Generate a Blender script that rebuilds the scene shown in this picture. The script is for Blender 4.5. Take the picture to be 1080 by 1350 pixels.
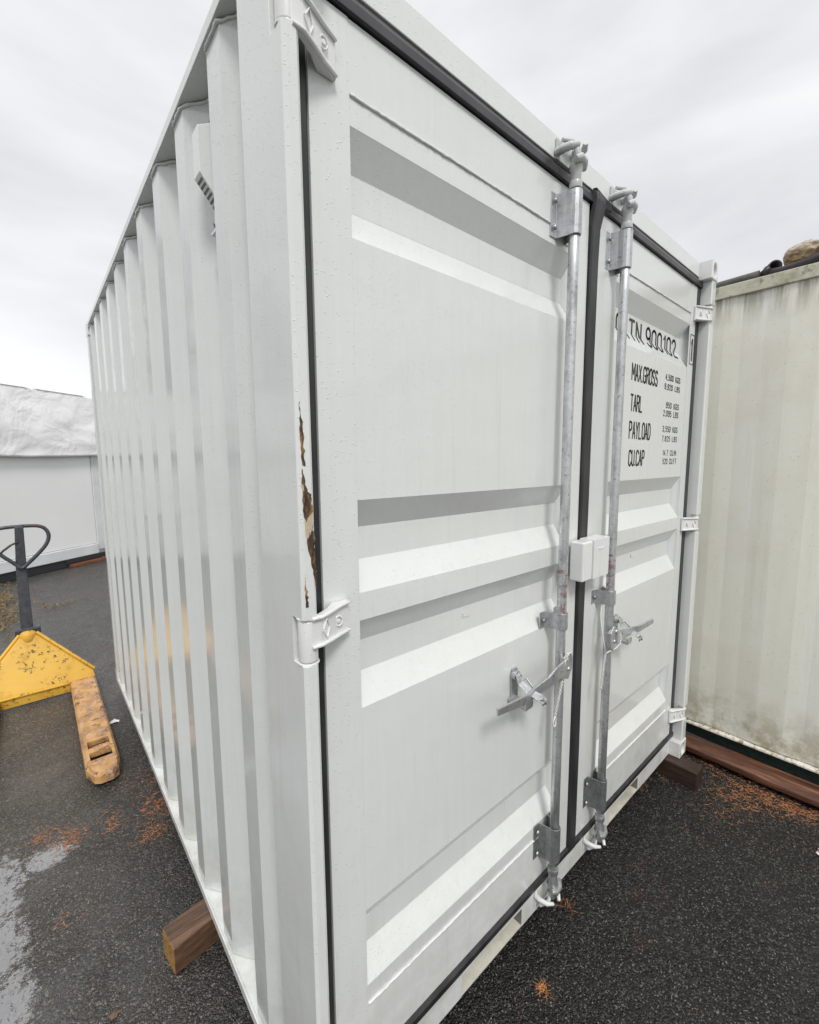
import bpy, bmesh, math, random
from mathutils import Vector, Matrix, noise
for o in list(bpy.data.objects): bpy.data.objects.remove(o, do_unlink=True)
S = bpy.context.scene
C = S.collection
R_ = math.radians
random.seed(7)

# ------------------------------------------------------------------ camera
CAM_POS = Vector((-0.3636, -0.7791, 1.6258))
YAW, PITCH, ROLL, FPX = 0.7110, -0.1133, -0.0072, 575.6
d = Vector((math.sin(YAW)*math.cos(PITCH), math.cos(YAW)*math.cos(PITCH), math.sin(PITCH)))
rt = Vector((math.cos(YAW), -math.sin(YAW), 0)); up = rt.cross(d)
cr, sr = math.cos(ROLL), math.sin(ROLL)
r2 = rt*cr + up*sr; u2 = rt*(-sr) + up*cr
cd = bpy.data.cameras.new('camera'); cam = bpy.data.objects.new('camera', cd); C.objects.link(cam)
cam.matrix_world = Matrix.Translation(CAM_POS) @ Matrix((r2, u2, -d)).transposed().to_4x4()
cd.sensor_fit = 'VERTICAL'; cd.sensor_height = 36.0
cd.lens = FPX/1350*36.0; cd.clip_start = 0.02; cd.clip_end = 2000
S.camera = cam

# ------------------------------------------------------------------ sky, sun, exposure
SUN_EL, SUN_AZ = R_(50), R_(204)
W = bpy.data.worlds.new("World"); S.world = W; W.use_nodes = True
nt = W.node_tree; nt.nodes.clear()
def N(nt, t, **k):
    n = nt.nodes.new(t)
    for a, b in k.items(): setattr(n, a, b)
    return n
out = N(nt, 'ShaderNodeOutputWorld'); bg = N(nt, 'ShaderNodeBackground'); bg.inputs[1].default_value = 0.1
sky = N(nt, 'ShaderNodeTexSky', sky_type='NISHITA'); sky.sun_disc = False
sky.sun_elevation = SUN_EL; sky.sun_rotation = SUN_AZ
tc = N(nt, 'ShaderNodeTexCoord'); mp = N(nt, 'ShaderNodeMapping'); mp.inputs['Scale'].default_value = (1.0, 1.0, 3.2)
nz = N(nt, 'ShaderNodeTexNoise'); nz.inputs['Scale'].default_value = 1.7; nz.inputs['Detail'].default_value = 6; nz.inputs['Roughness'].default_value = .5
nz.inputs['Distortion'].default_value = .3
cr_ = N(nt, 'ShaderNodeValToRGB')
e = cr_.color_ramp.elements
e[0].position = .30; e[0].color = (.50, .505, .53, 1); e[1].position = .66; e[1].color = (.70, .70, .705, 1)
sep = N(nt, 'ShaderNodeSeparateXYZ')
hz = N(nt, 'ShaderNodeMapRange'); hz.inputs[1].default_value = 0.02; hz.inputs[2].default_value = .4; hz.inputs[3].default_value = 1.06; hz.inputs[4].default_value = 1.0
zn = N(nt, 'ShaderNodeMapRange'); zn.inputs[1].default_value = .72; zn.inputs[2].default_value = 1.0; zn.inputs[3].default_value = 1.0; zn.inputs[4].default_value = 2.0
mul = N(nt, 'ShaderNodeVectorMath', operation='SCALE')
mul2 = N(nt, 'ShaderNodeVectorMath', operation='SCALE'); mul2.inputs[3].default_value = 9.5
mix = N(nt, 'ShaderNodeMix', data_type='RGBA'); mix.inputs[0].default_value = .95
L = nt.links.new
L(tc.outputs['Generated'], mp.inputs[0]); L(mp.outputs[0], nz.inputs['Vector']); L(nz.outputs[0], cr_.inputs[0])
L(tc.outputs['Generated'], sep.inputs[0]); L(sep.outputs['Z'], hz.inputs[0])
zm = N(nt, 'ShaderNodeMath', operation='MULTIPLY'); L(sep.outputs['Z'], zn.inputs[0]); L(hz.outputs[0], zm.inputs[0]); L(zn.outputs[0], zm.inputs[1])
L(cr_.outputs[0], mul.inputs[0]); L(zm.outputs[0], mul.inputs[3]); L(mul.outputs[0], mul2.inputs[0])
L(sky.outputs[0], mix.inputs[6]); L(mul2.outputs[0], mix.inputs[7]); L(mix.outputs[2], bg.inputs[0]); L(bg.outputs[0], out.inputs[0])
sl = bpy.data.lights.new('sun', 'SUN'); sl.energy = 1.3; sl.angle = R_(14); sl.color = (1, .97, .93)
so = bpy.data.objects.new('sun', sl); C.objects.link(so)
sd = Vector((math.sin(SUN_AZ)*math.cos(SUN_EL), math.cos(SUN_AZ)*math.cos(SUN_EL), math.sin(SUN_EL)))
so.rotation_euler = sd.to_track_quat('Z', 'Y').to_euler(); so.location = (0, -5, 8)
S.view_settings.view_transform = 'Standard'; S.view_settings.look = 'None'; S.view_settings.gamma = 1
S.view_settings.exposure = 0.6

# ------------------------------------------------------------------ materials
class MT:
    def __init__(s, name):
        s.m = bpy.data.materials.new(name); s.m.use_nodes = True; s.nt = s.m.node_tree
        s.b = s.nt.nodes['Principled BSDF']; s.tc = N(s.nt, 'ShaderNodeTexCoord')
    def n(s, t, **k): return N(s.nt, t, **k)
    def l(s, a, b): s.nt.links.new(a, b)
    def noise(s, scale, detail=4, rough=.5, vec=None, stretch=None, dist=0):
        n = s.n('ShaderNodeTexNoise'); n.inputs['Scale'].default_value = scale; n.inputs['Detail'].default_value = detail
        n.inputs['Roughness'].default_value = rough; n.inputs['Distortion'].default_value = dist
        v = vec or s.tc.outputs['Object']
        if stretch:
            m = s.n('ShaderNodeMapping'); m.inputs['Scale'].default_value = stretch; s.l(v, m.inputs[0]); v = m.outputs[0]
        s.l(v, n.inputs['Vector']); return n.outputs[0]
    def ramp(s, v, stops):
        r = s.n('ShaderNodeValToRGB'); el = r.color_ramp.elements
        while len(el) < len(stops): el.new(.5)
        for q, (p, c) in zip(el, stops):
            q.position = p; q.color = (c, c, c, 1) if isinstance(c, (int, float)) else (*c, 1)
        s.l(v, r.inputs[0]); return r.outputs[0]
    def mix(s, f, a, b, mode='MIX'):
        m = s.n('ShaderNodeMix', data_type='RGBA', blend_type=mode)
        for ix, v in ((0, f), (6, a), (7, b)):
            sock = m.inputs[ix]
            if isinstance(v, bpy.types.NodeSocket): s.l(v, sock)
            elif ix == 0: sock.default_value = v
            else: sock.default_value = (*v, 1) if not isinstance(v, (int, float)) else (v, v, v, 1)
        return m.outputs[2]
    def math(s, op, a, b=0.0, c=0.0):
        m = s.n('ShaderNodeMath', operation=op)
        for i, v in enumerate((a, b, c)):
            if isinstance(v, bpy.types.NodeSocket): s.l(v, m.inputs[i])
            else: m.inputs[i].default_value = v
        return m.outputs[0]
    def bump(s, h, strength, dist, nrm=None):
        b = s.n('ShaderNodeBump'); b.inputs['Strength'].default_value = strength; b.inputs['Distance'].default_value = dist
        s.l(h, b.inputs['Height'])
        if nrm: s.l(nrm, b.inputs['Normal'])
        return b.outputs[0]
    def set(s, **k):
        for a, v in k.items():
            i = s.b.inputs[{'col': 'Base Color', 'rough': 'Roughness', 'metal': 'Metallic', 'nrm': 'Normal', 'coat': 'Coat Weight', 'spec': 'Specular IOR Level', 'coatr': 'Coat Roughness', 'sheen': 'Sheen Weight'}[a]]
            if isinstance(v, bpy.types.NodeSocket): s.l(v, i)
            elif a == 'col': i.default_value = (*v, 1)
            else: i.default_value = v
        return s.m

def droplets(t, scale=190, thr=.80, dens=1.0):
    """rain beads standing on paint: a height field and a mask"""
    v = t.n('ShaderNodeTexVoronoi'); v.inputs['Scale'].default_value = scale; t.l(t.tc.outputs['Object'], v.inputs['Vector'])
    s_ = t.n('ShaderNodeSeparateColor'); t.l(v.outputs['Color'], s_.inputs[0])
    patch = t.ramp(t.noise(3.2, 3), [(.35, 0), (.65, .32*dens)])
    sel = t.math('GREATER_THAN', t.math('ADD', s_.outputs[0], patch), thr)
    rad = t.math('MULTIPLY_ADD', s_.outputs[1], .28, .08)
    q = t.math('DIVIDE', v.outputs['Distance'], rad)
    h = t.math('SUBTRACT', 1.0, t.math('MINIMUM', q, 1.0))
    h = t.math('POWER', h, .6)
    return t.math('MULTIPLY', h, sel)

def paint(name, col=(.705, .725, .71), rough=.2, streak=.10, dirt=.0, drops=True, dens=1.0):
    t = MT(name)
    a = t.noise(1.3, 3); b = t.noise(9, 5, stretch=(6, 6, .35))
    c = t.mix(t.ramp(b, [(.38, 0), (.75, streak)]), col, tuple(x*.72 for x in col))
    c = t.mix(t.ramp(a, [(.4, 0), (.7, .12)]), c, (col[0]*1.06, col[1]*1.05, col[2]*.98))
    g = t.noise(60, 4, .7)
    c = t.mix(t.ramp(g, [(.66, 0), (.74, .10+dirt)]), c, (.27, .26, .23))
    if dirt:
        d1 = t.noise(5, 6, .65)
        c = t.mix(t.ramp(d1, [(.5, 0), (.72, dirt)]), c, (.33, .30, .23))
    zz = t.n('ShaderNodeSeparateXYZ'); t.l(t.tc.outputs['Object'], zz.inputs[0])
    gm = t.n('ShaderNodeMapRange'); t.l(zz.outputs[2], gm.inputs[0]); gm.inputs[1].default_value = .50; gm.inputs[2].default_value = .0; gm.inputs[4].default_value = .42
    c = t.mix(t.math('MULTIPLY', gm.outputs[0], t.ramp(t.noise(11, 6, .7), [(.40, 0), (.68, 1)])), c, (.36, .34, .28))
    rr = t.ramp(t.noise(4, 3, .5), [(.2, rough*.85), (.85, rough*1.4)])
    h = t.noise(35, 2)
    nb = t.bump(h, .05, .004)
    nb = t.bump(t.noise(2.6, 3), .16, .04, nb)
    if drops:
        dh = droplets(t, dens=dens)
        nb = t.bump(dh, .9, .0012, nb)
        c = t.mix(t.math('MULTIPLY', dh, .45), c, (.88, .90, .91))
        tr = t.noise(14, 3, .6, stretch=(3, 3, .10)); c = t.mix(t.ramp(tr, [(.60, 0), (.70, .10)]), c, (.42, .42, .38))
    return t.set(col=c, rough=rr, nrm=nb, coat=.35, coatr=.1)

M = {}
M['paint'] = paint('container_paint')
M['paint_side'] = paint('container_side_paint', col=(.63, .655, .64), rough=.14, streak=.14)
M['paint_dirty'] = paint('container_rail_paint', rough=.32, dirt=.45)
M['hinge_paint'] = paint('hinge_paint', col=(.74, .75, .74), rough=.28)
M['recess_shade'] = paint('recess_shade_steel', col=(.10, .10, .09), rough=.6, dirt=.8, drops=False)  # near-black steel colour stands for shade inside the pockets and vent slots
M['pocket'] = paint('fork_pocket_paint', col=(.66, .64, .56), rough=.35, dirt=.7)
M['cam'] = paint('cam_paint', col=(.50, .52, .52), rough=.3, dirt=.5)

def rubber():
    t = MT('rubber_gasket'); n = t.noise(18, 4, stretch=(1, 1, .3))
    return t.set(col=t.ramp(n, [(.3, (.012, .012, .014)), (.8, (.045, .043, .046))]), rough=.42, nrm=t.bump(n, .15, .004))
M['rubber'] = rubber()
def galv(name='galvanised_steel', base=.52, dark=.22, scl=30, red=False):
    t = MT(name); n = t.noise(scl, 5, .65, stretch=(1, 1, .35)); v = t.n('ShaderNodeTexVoronoi'); v.inputs['Scale'].default_value = 90
    t.l(t.tc.outputs['Object'], v.inputs['Vector'])
    c = t.ramp(n, [(.3, (dark, dark*1.02, dark*1.04)), (.5, (base*.82, base*.85, base*.87)), (.8, (base, base*1.02, base*1.03))])
    s_ = t.n('ShaderNodeSeparateColor'); t.l(v.outputs['Color'], s_.inputs[0])
    c = t.mix(.18, c, t.ramp(s_.outputs[0], [(0, .25), (1, .7)]))
    if red:
        z = t.n('ShaderNodeSeparateXYZ'); t.l(t.tc.outputs['Object'], z.inputs[0])
        band = t.math('MULTIPLY', t.math('COMPARE', z.outputs[2], 1.19, .085), t.ramp(t.noise(55, 4, .7), [(.5, 0), (.6, .75)]))
        c = t.mix(band, c, (.38, .12, .11))
        low = t.math('MULTIPLY', t.math('LESS_THAN', z.outputs[2], .19), t.ramp(t.noise(40, 4, .7), [(.38, 0), (.5, .8)]))
        c = t.mix(low, c, (.15, .07, .05))
    sc = t.ramp(t.noise(70, 3, .7), [(.60, 0), (.68, .55)])
    c = t.mix(sc, c, (.13, .12, .11))
    return t.set(col=c, metal=.75, rough=t.ramp(n, [(.3, .48), (.8, .26)]), nrm=t.bump(n, .18, .002))
M['galv'] = galv(); M['galv_bar'] = galv('galvanised_bar', base=.74, dark=.34, red=True); M['zinc'] = galv('zinc_plate', .66, .28, 10)
M['zinc_dark'] = galv('worn_zinc', .38, .14, 12)
t = MT('lettering_film'); M['ink'] = t.set(col=t.ramp(t.noise(220, 3, .7), [(.35, (.02, .02, .022)), (.8, (.06, .06, .06))]), rough=.4)
t = MT('sticker_film'); M['sticker'] = t.set(col=t.ramp(t.noise(400, 2), [(.45, (.55, .56, .55)), (.55, (.82, .83, .82))]), rough=.5)
t = MT('flaked_rust'); r_ = t.noise(60, 6, .75, stretch=(1, 1, .4)); r3 = t.noise(22, 4, .6, stretch=(1, 1, .5))
cc = t.ramp(r_, [(.3, (.02, .013, .009)), (.52, (.07, .045, .028)), (.62, (.22, .11, .04)), (.75, (.62, .50, .32))])
cc = t.mix(t.ramp(r3, [(.56, 0), (.62, .7)]), cc, (.42, .24, .07)); cc = t.mix(t.ramp(t.noise(48, 4, .6, stretch=(1, 1, .5)), [(.54, 0), (.57, .85)]), cc, (.60, .50, .36))
M['rust'] = t.set(col=cc, rough=.85, nrm=t.bump(r_, .8, .004))
t = MT('white_cord'); M['cord'] = t.set(col=t.ramp(t.noise(300, 3), [(.4, (.55, .53, .5)), (.7, (.8, .79, .77))]), rough=.7)
t = MT('black_hole'); M['black'] = t.set(col=(.012, .012, .013), rough=.8)

def wood(name, a, b, c, axis=(1, 12, 12), rough=.5):
    t = MT(name); n = t.noise(4, 8, .65, stretch=axis, dist=.6); n2 = t.noise(3, 4)
    col = t.ramp(n, [(.3, a), (.5, b), (.7, c)])
    col = t.mix(t.ramp(n2, [(.4, 0), (.7, .5)]), col, tuple(x*.45 for x in a))
    return t.set(col=col, rough=rough, nrm=t.bump(n, .5, .004))
M['wood_l'] = wood('wet_timber', (.045, .026, .016), (.12, .065, .038), (.22, .125, .075), (1.2, 14, 14), .38)
M['wood_r'] = wood('dark_timber', (.02, .012, .008), (.045, .025, .018), (.075, .04, .028), (12, 1.2, 12), .5)
M['plank'] = wood('red_brown_plank', (.045, .02, .012), (.11, .047, .028), (.30, .14, .08), (14, 1, 14), .4)
M['plank_far'] = wood('far_plank', (.12, .04, .02), (.20, .07, .035), (.26, .10, .05), (1, 12, 12), .6)
t = MT('sawn_end'); n = t.noise(30, 5, .6, dist=2); M['wood_end'] = t.set(col=t.ramp(n, [(.3, (.16, .075, .02)), (.6, (.36, .20, .05)), (.8, (.45, .27, .09))]), rough=.6)

def yellow():
    t = MT('worn_yellow_paint')
    n = t.noise(9, 7, .7); n2 = t.noise(40, 5, .75, stretch=(1, .35, 1))
    c = t.ramp(t.noise(3, 4), [(.3, (.60, .33, .03)), (.7, (.74, .45, .06))])
    c = t.mix(t.ramp(n, [(.54, 0), (.66, .6)]), c, (.40, .20, .03))
    m_ = t.math('MULTIPLY', t.ramp(n2, [(.56, 0), (.59, 1)]), t.ramp(t.noise(7, 3), [(.46, 0), (.54, 1)]))
    c = t.mix(m_, c, (.06, .035, .015))
    return t.set(col=c, rough=t.ramp(n, [(.3, .3), (.7, .6)]), nrm=t.bump(n2, .25, .003))
M['yellow'] = yellow()
def forkmat():
    t = MT('scuffed_fork_paint')
    n = t.noise(14, 7, .7, stretch=(1, .5, 1)); n2 = t.noise(50, 5, .75)
    c = t.ramp(n, [(.32, (.20, .12, .08)), (.46, (.42, .22, .08)), (.58, (.60, .33, .10)), (.75, (.52, .33, .20))])
    c = t.mix(t.ramp(n2, [(.52, 0), (.60, .75)]), c, (.50, .38, .34))
    c = t.mix(t.ramp(t.noise(20, 6, .75), [(.56, 0), (.60, .9)]), c, (.16, .06, .02))
    return t.set(col=c, rough=t.ramp(n, [(.3, .35), (.7, .55)]), nrm=t.bump(n2, .35, .003))
M['fork'] = forkmat()
t = MT('dark_steel'); n = t.noise(25, 5, .6)
M['dark_steel'] = t.set(col=t.mix(t.ramp(t.noise(8, 4), [(.6, 0), (.7, .7)]), t.ramp(n, [(.3, (.025, .028, .033)), (.7, (.07, .075, .085))]), (.11, .05, .03)), rough=.35, nrm=t.bump(n, .2, .003))

def weathered():
    t = MT('weathered_cream_paint')
    geo = t.tc.outputs['Object']
    n = t.noise(2.0, 6, .6, stretch=(3, 3, .25)); n2 = t.noise(3, 4, .6); n3 = t.noise(90, 5, .75)
    c = t.ramp(n, [(.3, (.76, .76, .66)), (.5, (.82, .82, .73)), (.7, (.82, .83, .79))])
    c = t.mix(t.ramp(n2, [(.45, 0), (.7, .3)]), c, (.70, .60, .50))
    st = t.noise(7, 7, .7, stretch=(3, 3, .12))
    c = t.mix(t.ramp(st, [(.56, 0), (.8, .22)]), c, (.36, .33, .23))
    z = t.n('ShaderNodeSeparateXYZ'); t.l(geo, z.inputs[0])
    topm = t.math('MULTIPLY', t.ramp(z.outputs[2], [(0, 0), (1, 1)]), 1.0)
    mr = t.n('ShaderNodeMapRange'); t.l(z.outputs[2], mr.inputs[0]); mr.inputs[1].default_value = 2.33; mr.inputs[2].default_value = 2.5
    c = t.mix(t.math('MULTIPLY', mr.outputs[0], t.ramp(t.noise(6, 5, .7, stretch=(3, 3, .2)), [(.45, 0), (.6, .75)])), c, (.13, .11, .06))
    mr2 = t.n('ShaderNodeMapRange'); t.l(z.outputs[2], mr2.inputs[0]); mr2.inputs[1].default_value = .35; mr2.inputs[2].default_value = .02
    c = t.mix(t.math('MULTIPLY', mr2.outputs[0], t.ramp(t.noise(8, 5, .7), [(.42, 0), (.6, .8)])), c, (.30, .24, .10))
    c = t.mix(t.ramp(n3, [(.62, 0), (.68, .5)]), c, (.22, .22, .15))
    return t.set(col=c, rough=.42, nrm=t.bump(t.noise(3, 3), .15, .03), coat=.1)
M['weathered'] = weathered()
t = MT('weathered_rail_paint'); n = t.noise(7, 7, .7); n2 = t.noise(25, 5, .7)
c = t.ramp(n, [(.3, (.26, .25, .16)), (.5, (.52, .51, .40)), (.75, (.64, .63, .53))]); c = t.mix(t.ramp(n2, [(.55, 0), (.65, .6)]), c, (.12, .10, .05))
M['w_rail'] = t.set(col=c, rough=.55, nrm=t.bump(n2, .3, .004))
t = MT('chipped_white_lip'); n = t.noise(30, 6, .7)
M['w_lip'] = t.set(col=t.ramp(n, [(.35, (.25, .15, .06)), (.5, (.72, .70, .60)), (.8, (.85, .84, .78))]), rough=.5)
t = MT('mossy_base'); n = t.noise(60, 6, .7)
M['moss'] = t.set(col=t.ramp(n, [(.3, (.004, .012, .009)), (.6, (.012, .028, .02)), (.75, (.03, .05, .03))]), rough=.8, nrm=t.bump(n, 1, .015))
t = MT('white_panel'); n = t.noise(1.2, 3); M['white_panel'] = t.set(col=t.ramp(n, [(.3, (.80, .81, .80)), (.7, (.84, .85, .84))]), rough=.35)
t = MT('white_rail'); M['white_rail'] = t.set(col=t.ramp(t.noise(4, 4), [(.3, (.62, .64, .65)), (.7, (.74, .75, .76))]), rough=.4)
t = MT('tarpaulin'); n = t.noise(1.6, 3, .5, dist=1.5); n2 = t.noise(2.6, 3, .5, dist=2.5)
c = t.ramp(n, [(.3, (.84, .84, .84)), (.6, (.90, .895, .89))])
M['tarp'] = t.set(col=c, rough=.45, nrm=t.bump(n2, .12, .10, t.bump(n, .2, .2)))
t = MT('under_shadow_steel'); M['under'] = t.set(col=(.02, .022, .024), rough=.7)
t = MT('black_plastic_pipe'); M['pipe'] = t.set(col=t.ramp(t.noise(9, 4), [(.3, (.018, .016, .018)), (.7, (.05, .042, .045))]), rough=.45)
t = MT('grey_board'); M['greyboard'] = t.set(col=t.ramp(t.noise(9, 6, .6), [(.3, (.05, .048, .044)), (.7, (.13, .13, .12))]), rough=.7)
t = MT('weathered_sack'); n = t.noise(9, 6, .6, dist=1.5, stretch=(1, .5, 2)); n2 = t.noise(16, 5, .65)
c = t.ramp(n, [(.32, (.10, .06, .025)), (.42, (.30, .20, .10)), (.55, (.50, .37, .21)), (.8, (.56, .47, .34))])
z = t.n('ShaderNodeSeparateXYZ'); t.l(t.tc.outputs['Object'], z.inputs[0])
mr = t.n('ShaderNodeMapRange'); t.l(z.outputs[2], mr.inputs[0]); mr.inputs[1].default_value = 2.64; mr.inputs[2].default_value = 2.69
c = t.mix(t.math('MULTIPLY', mr.outputs[0], .8), c, t.ramp(n2, [(.3, (.34, .31, .27)), (.7, (.58, .55, .50))]))
M['sack'] = t.set(col=c, rough=.8, nrm=t.bump(n2, .8, .02))

def asphalt():
    t = MT('wet_asphalt'); P = t.tc.outputs['Object']
    big = t.noise(1.1, 4); mid = t.noise(6, 5, .6); fine = t.noise(110, 5, .75)
    v = t.n('ShaderNodeTexVoronoi'); v.inputs['Scale'].default_value = 170; t.l(P, v.inputs['Vector'])
    v2 = t.n('ShaderNodeTexVoronoi'); v2.inputs['Scale'].default_value = 48; t.l(P, v2.inputs['Vector'])
    s_ = t.n('ShaderNodeSeparateColor'); t.l(v.outputs['Color'], s_.inputs[0])
    base = t.ramp(fine, [(.3, (.003, .003, .003)), (.5, (.010, .010, .0095)), (.75, (.04, .039, .035))])
    base = t.mix(.55, base, t.ramp(s_.outputs[1], [(.0, (.002, .002, .002)), (.55, (.012, .012, .011)), (.9, (.034, .033, .03)), (1.0, (.14, .13, .12))]))
    # paler towards left and rear: the sky's grazing sheen put into the colour
    dst = t.n('ShaderNodeSeparateXYZ'); t.l(P, dst.inputs[0])
    far = t.n('ShaderNodeMapRange'); t.l(dst.outputs[1], far.inputs[0]); far.inputs[1].default_value = .3; far.inputs[2].default_value = 3.2
    lft = t.n('ShaderNodeMapRange'); t.l(dst.outputs[0], lft.inputs[0]); lft.inputs[1].default_value = .35; lft.inputs[2].default_value = -.45
    base = t.mix(t.math('MULTIPLY', t.math('MAXIMUM', far.outputs[0], t.math('MULTIPLY', lft.outputs[0], .75)), t.ramp(mid, [(.3, .45), (.7, .9)])), base, t.mix(.6, t.ramp(fine, [(.3, (.02, .018, .015)), (.7, (.17, .155, .135))]), t.ramp(s_.outputs[1], [(0, (.006, .006, .005)), (.6, (.055, .05, .044)), (.92, (.15, .14, .12)), (1, (.50, .47, .42))])))
    spk = t.math('MULTIPLY', t.math('GREATER_THAN', s_.outputs[0], .80), t.math('LESS_THAN', v.outputs['Distance'], .38))
    base = t.mix(t.math('MULTIPLY', spk, .65), base, t.mix(s_.outputs[1], (.10, .095, .08), (.36, .34, .31)))
    rust = t.ramp(t.noise(2.3, 6, .7), [(.60, 0), (.72, .35)])
    base = t.mix(rust, base, (.16, .06, .035))
    # pools of standing water
    pud = None
    for (x, y, r, a) in ((-.62, 1.52, .23, .50), (-.60, 1.24, .17, .60), (-.95, 1.45, .40, .8), (-.56, .98, .16, .5), (-.44, 1.60, .08, 1.2), (-.62, .95, .10, .8)):
        cmb = t.n('ShaderNodeVectorMath', operation='SUBTRACT'); t.l(P, cmb.inputs[0]); cmb.inputs[1].default_value = (x, y, -.1)
        mpp = t.n('ShaderNodeVectorMath', operation='MULTIPLY'); t.l(cmb.outputs[0], mpp.inputs[0]); mpp.inputs[1].default_value = (1/(r*a), 1/r, 0)
        ln = t.n('ShaderNodeVectorMath', operation='LENGTH'); t.l(mpp.outputs[0], ln.inputs[0])
        q = t.math('SUBTRACT', 1.25, ln.outputs['Value']); pud = q if pud is None else t.math('MAXIMUM', pud, q)
    pn = t.math('ADD', pud, t.math('MULTIPLY_ADD', t.noise(34, 6, .75), 3.0, -1.75))
    wet = t.ramp(pn, [(.05, 0), (.34, 1)])
    base = t.mix(t.math('MULTIPLY', wet, .6), base, (.012, .012, .011))
    film = t.math('MULTIPLY', t.ramp(t.noise(2.4, 5, .65, dist=.6), [(.36, 0), (.62, 1)]), t.math('MULTIPLY_ADD', lft.outputs[0], .75, .25))
    ro = t.mix(wet, t.mix(film, t.ramp(s_.outputs[2], [(.2, .30), (.8, .60)]), t.ramp(s_.outputs[2], [(.2, .10), (.8, .26)])), .04)
    base = t.mix(t.math('MULTIPLY', film, .35), base, (.012, .012, .011))
    t.l(t.math('MULTIPLY_ADD', wet, 2.7, t.math('ADD', t.math('MULTIPLY', film, .30), t.math('MULTIPLY_ADD', lft.outputs[0], .28, 1.36))), t.b.inputs['IOR'])
    h = t.math('ADD', t.math('MULTIPLY', v.outputs['Distance'], -.9), t.math('MULTIPLY', v2.outputs['Distance'], -.5))
    h = t.math('ADD', h, t.math('MULTIPLY', fine, .7)); h = t.math('ADD', h, t.math('MULTIPLY', s_.outputs[0], .35))
    hm = t.math('MULTIPLY', h, t.math('SUBTRACT', 1.0, t.math('MAXIMUM', t.math('MULTIPLY', wet, .99), t.math('MULTIPLY', film, .62))))
    nb = t.bump(hm, 1.0, .0042)
    return t.set(col=base, rough=ro, nrm=nb, spec=.5)
M['asphalt'] = asphalt()
def needles(name, cols):
    t = MT(name); g = t.n('ShaderNodeNewGeometry')
    return t.set(col=t.ramp(g.outputs['Random Per Island'], [(i/(len(cols)-1), c) for i, c in enumerate(cols)]), rough=.55)
M['needle'] = needles('orange_needles', [(.45, .14, .04), (.62, .24, .08), (.30, .10, .04), (.55, .30, .14)])
M['straw'] = needles('pale_litter', [(.20, .17, .12), (.07, .06, .05), (.30, .27, .21), (.10, .055, .03), (.14, .12, .09), (.05, .04, .035)])
M['weed'] = needles('yellow_green_weed', [(.08, .07, .03), (.20, .13, .04), (.26, .14, .04), (.06, .06, .03)])
M['conifer'] = needles('conifer_foliage', [(.03, .05, .025), (.05, .08, .035), (.07, .10, .045), (.04, .06, .03)])
t = MT('white_scrap'); z = t.noise(22, 3); M['scrap'] = t.set(col=t.ramp(z, [(.35, (.8, .78, .76)), (.8, (.75, .7, .7))]), rough=.6)
t = MT('pink_blot'); M['pink'] = t.set(col=(.55, .06, .13), rough=.6)

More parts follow.
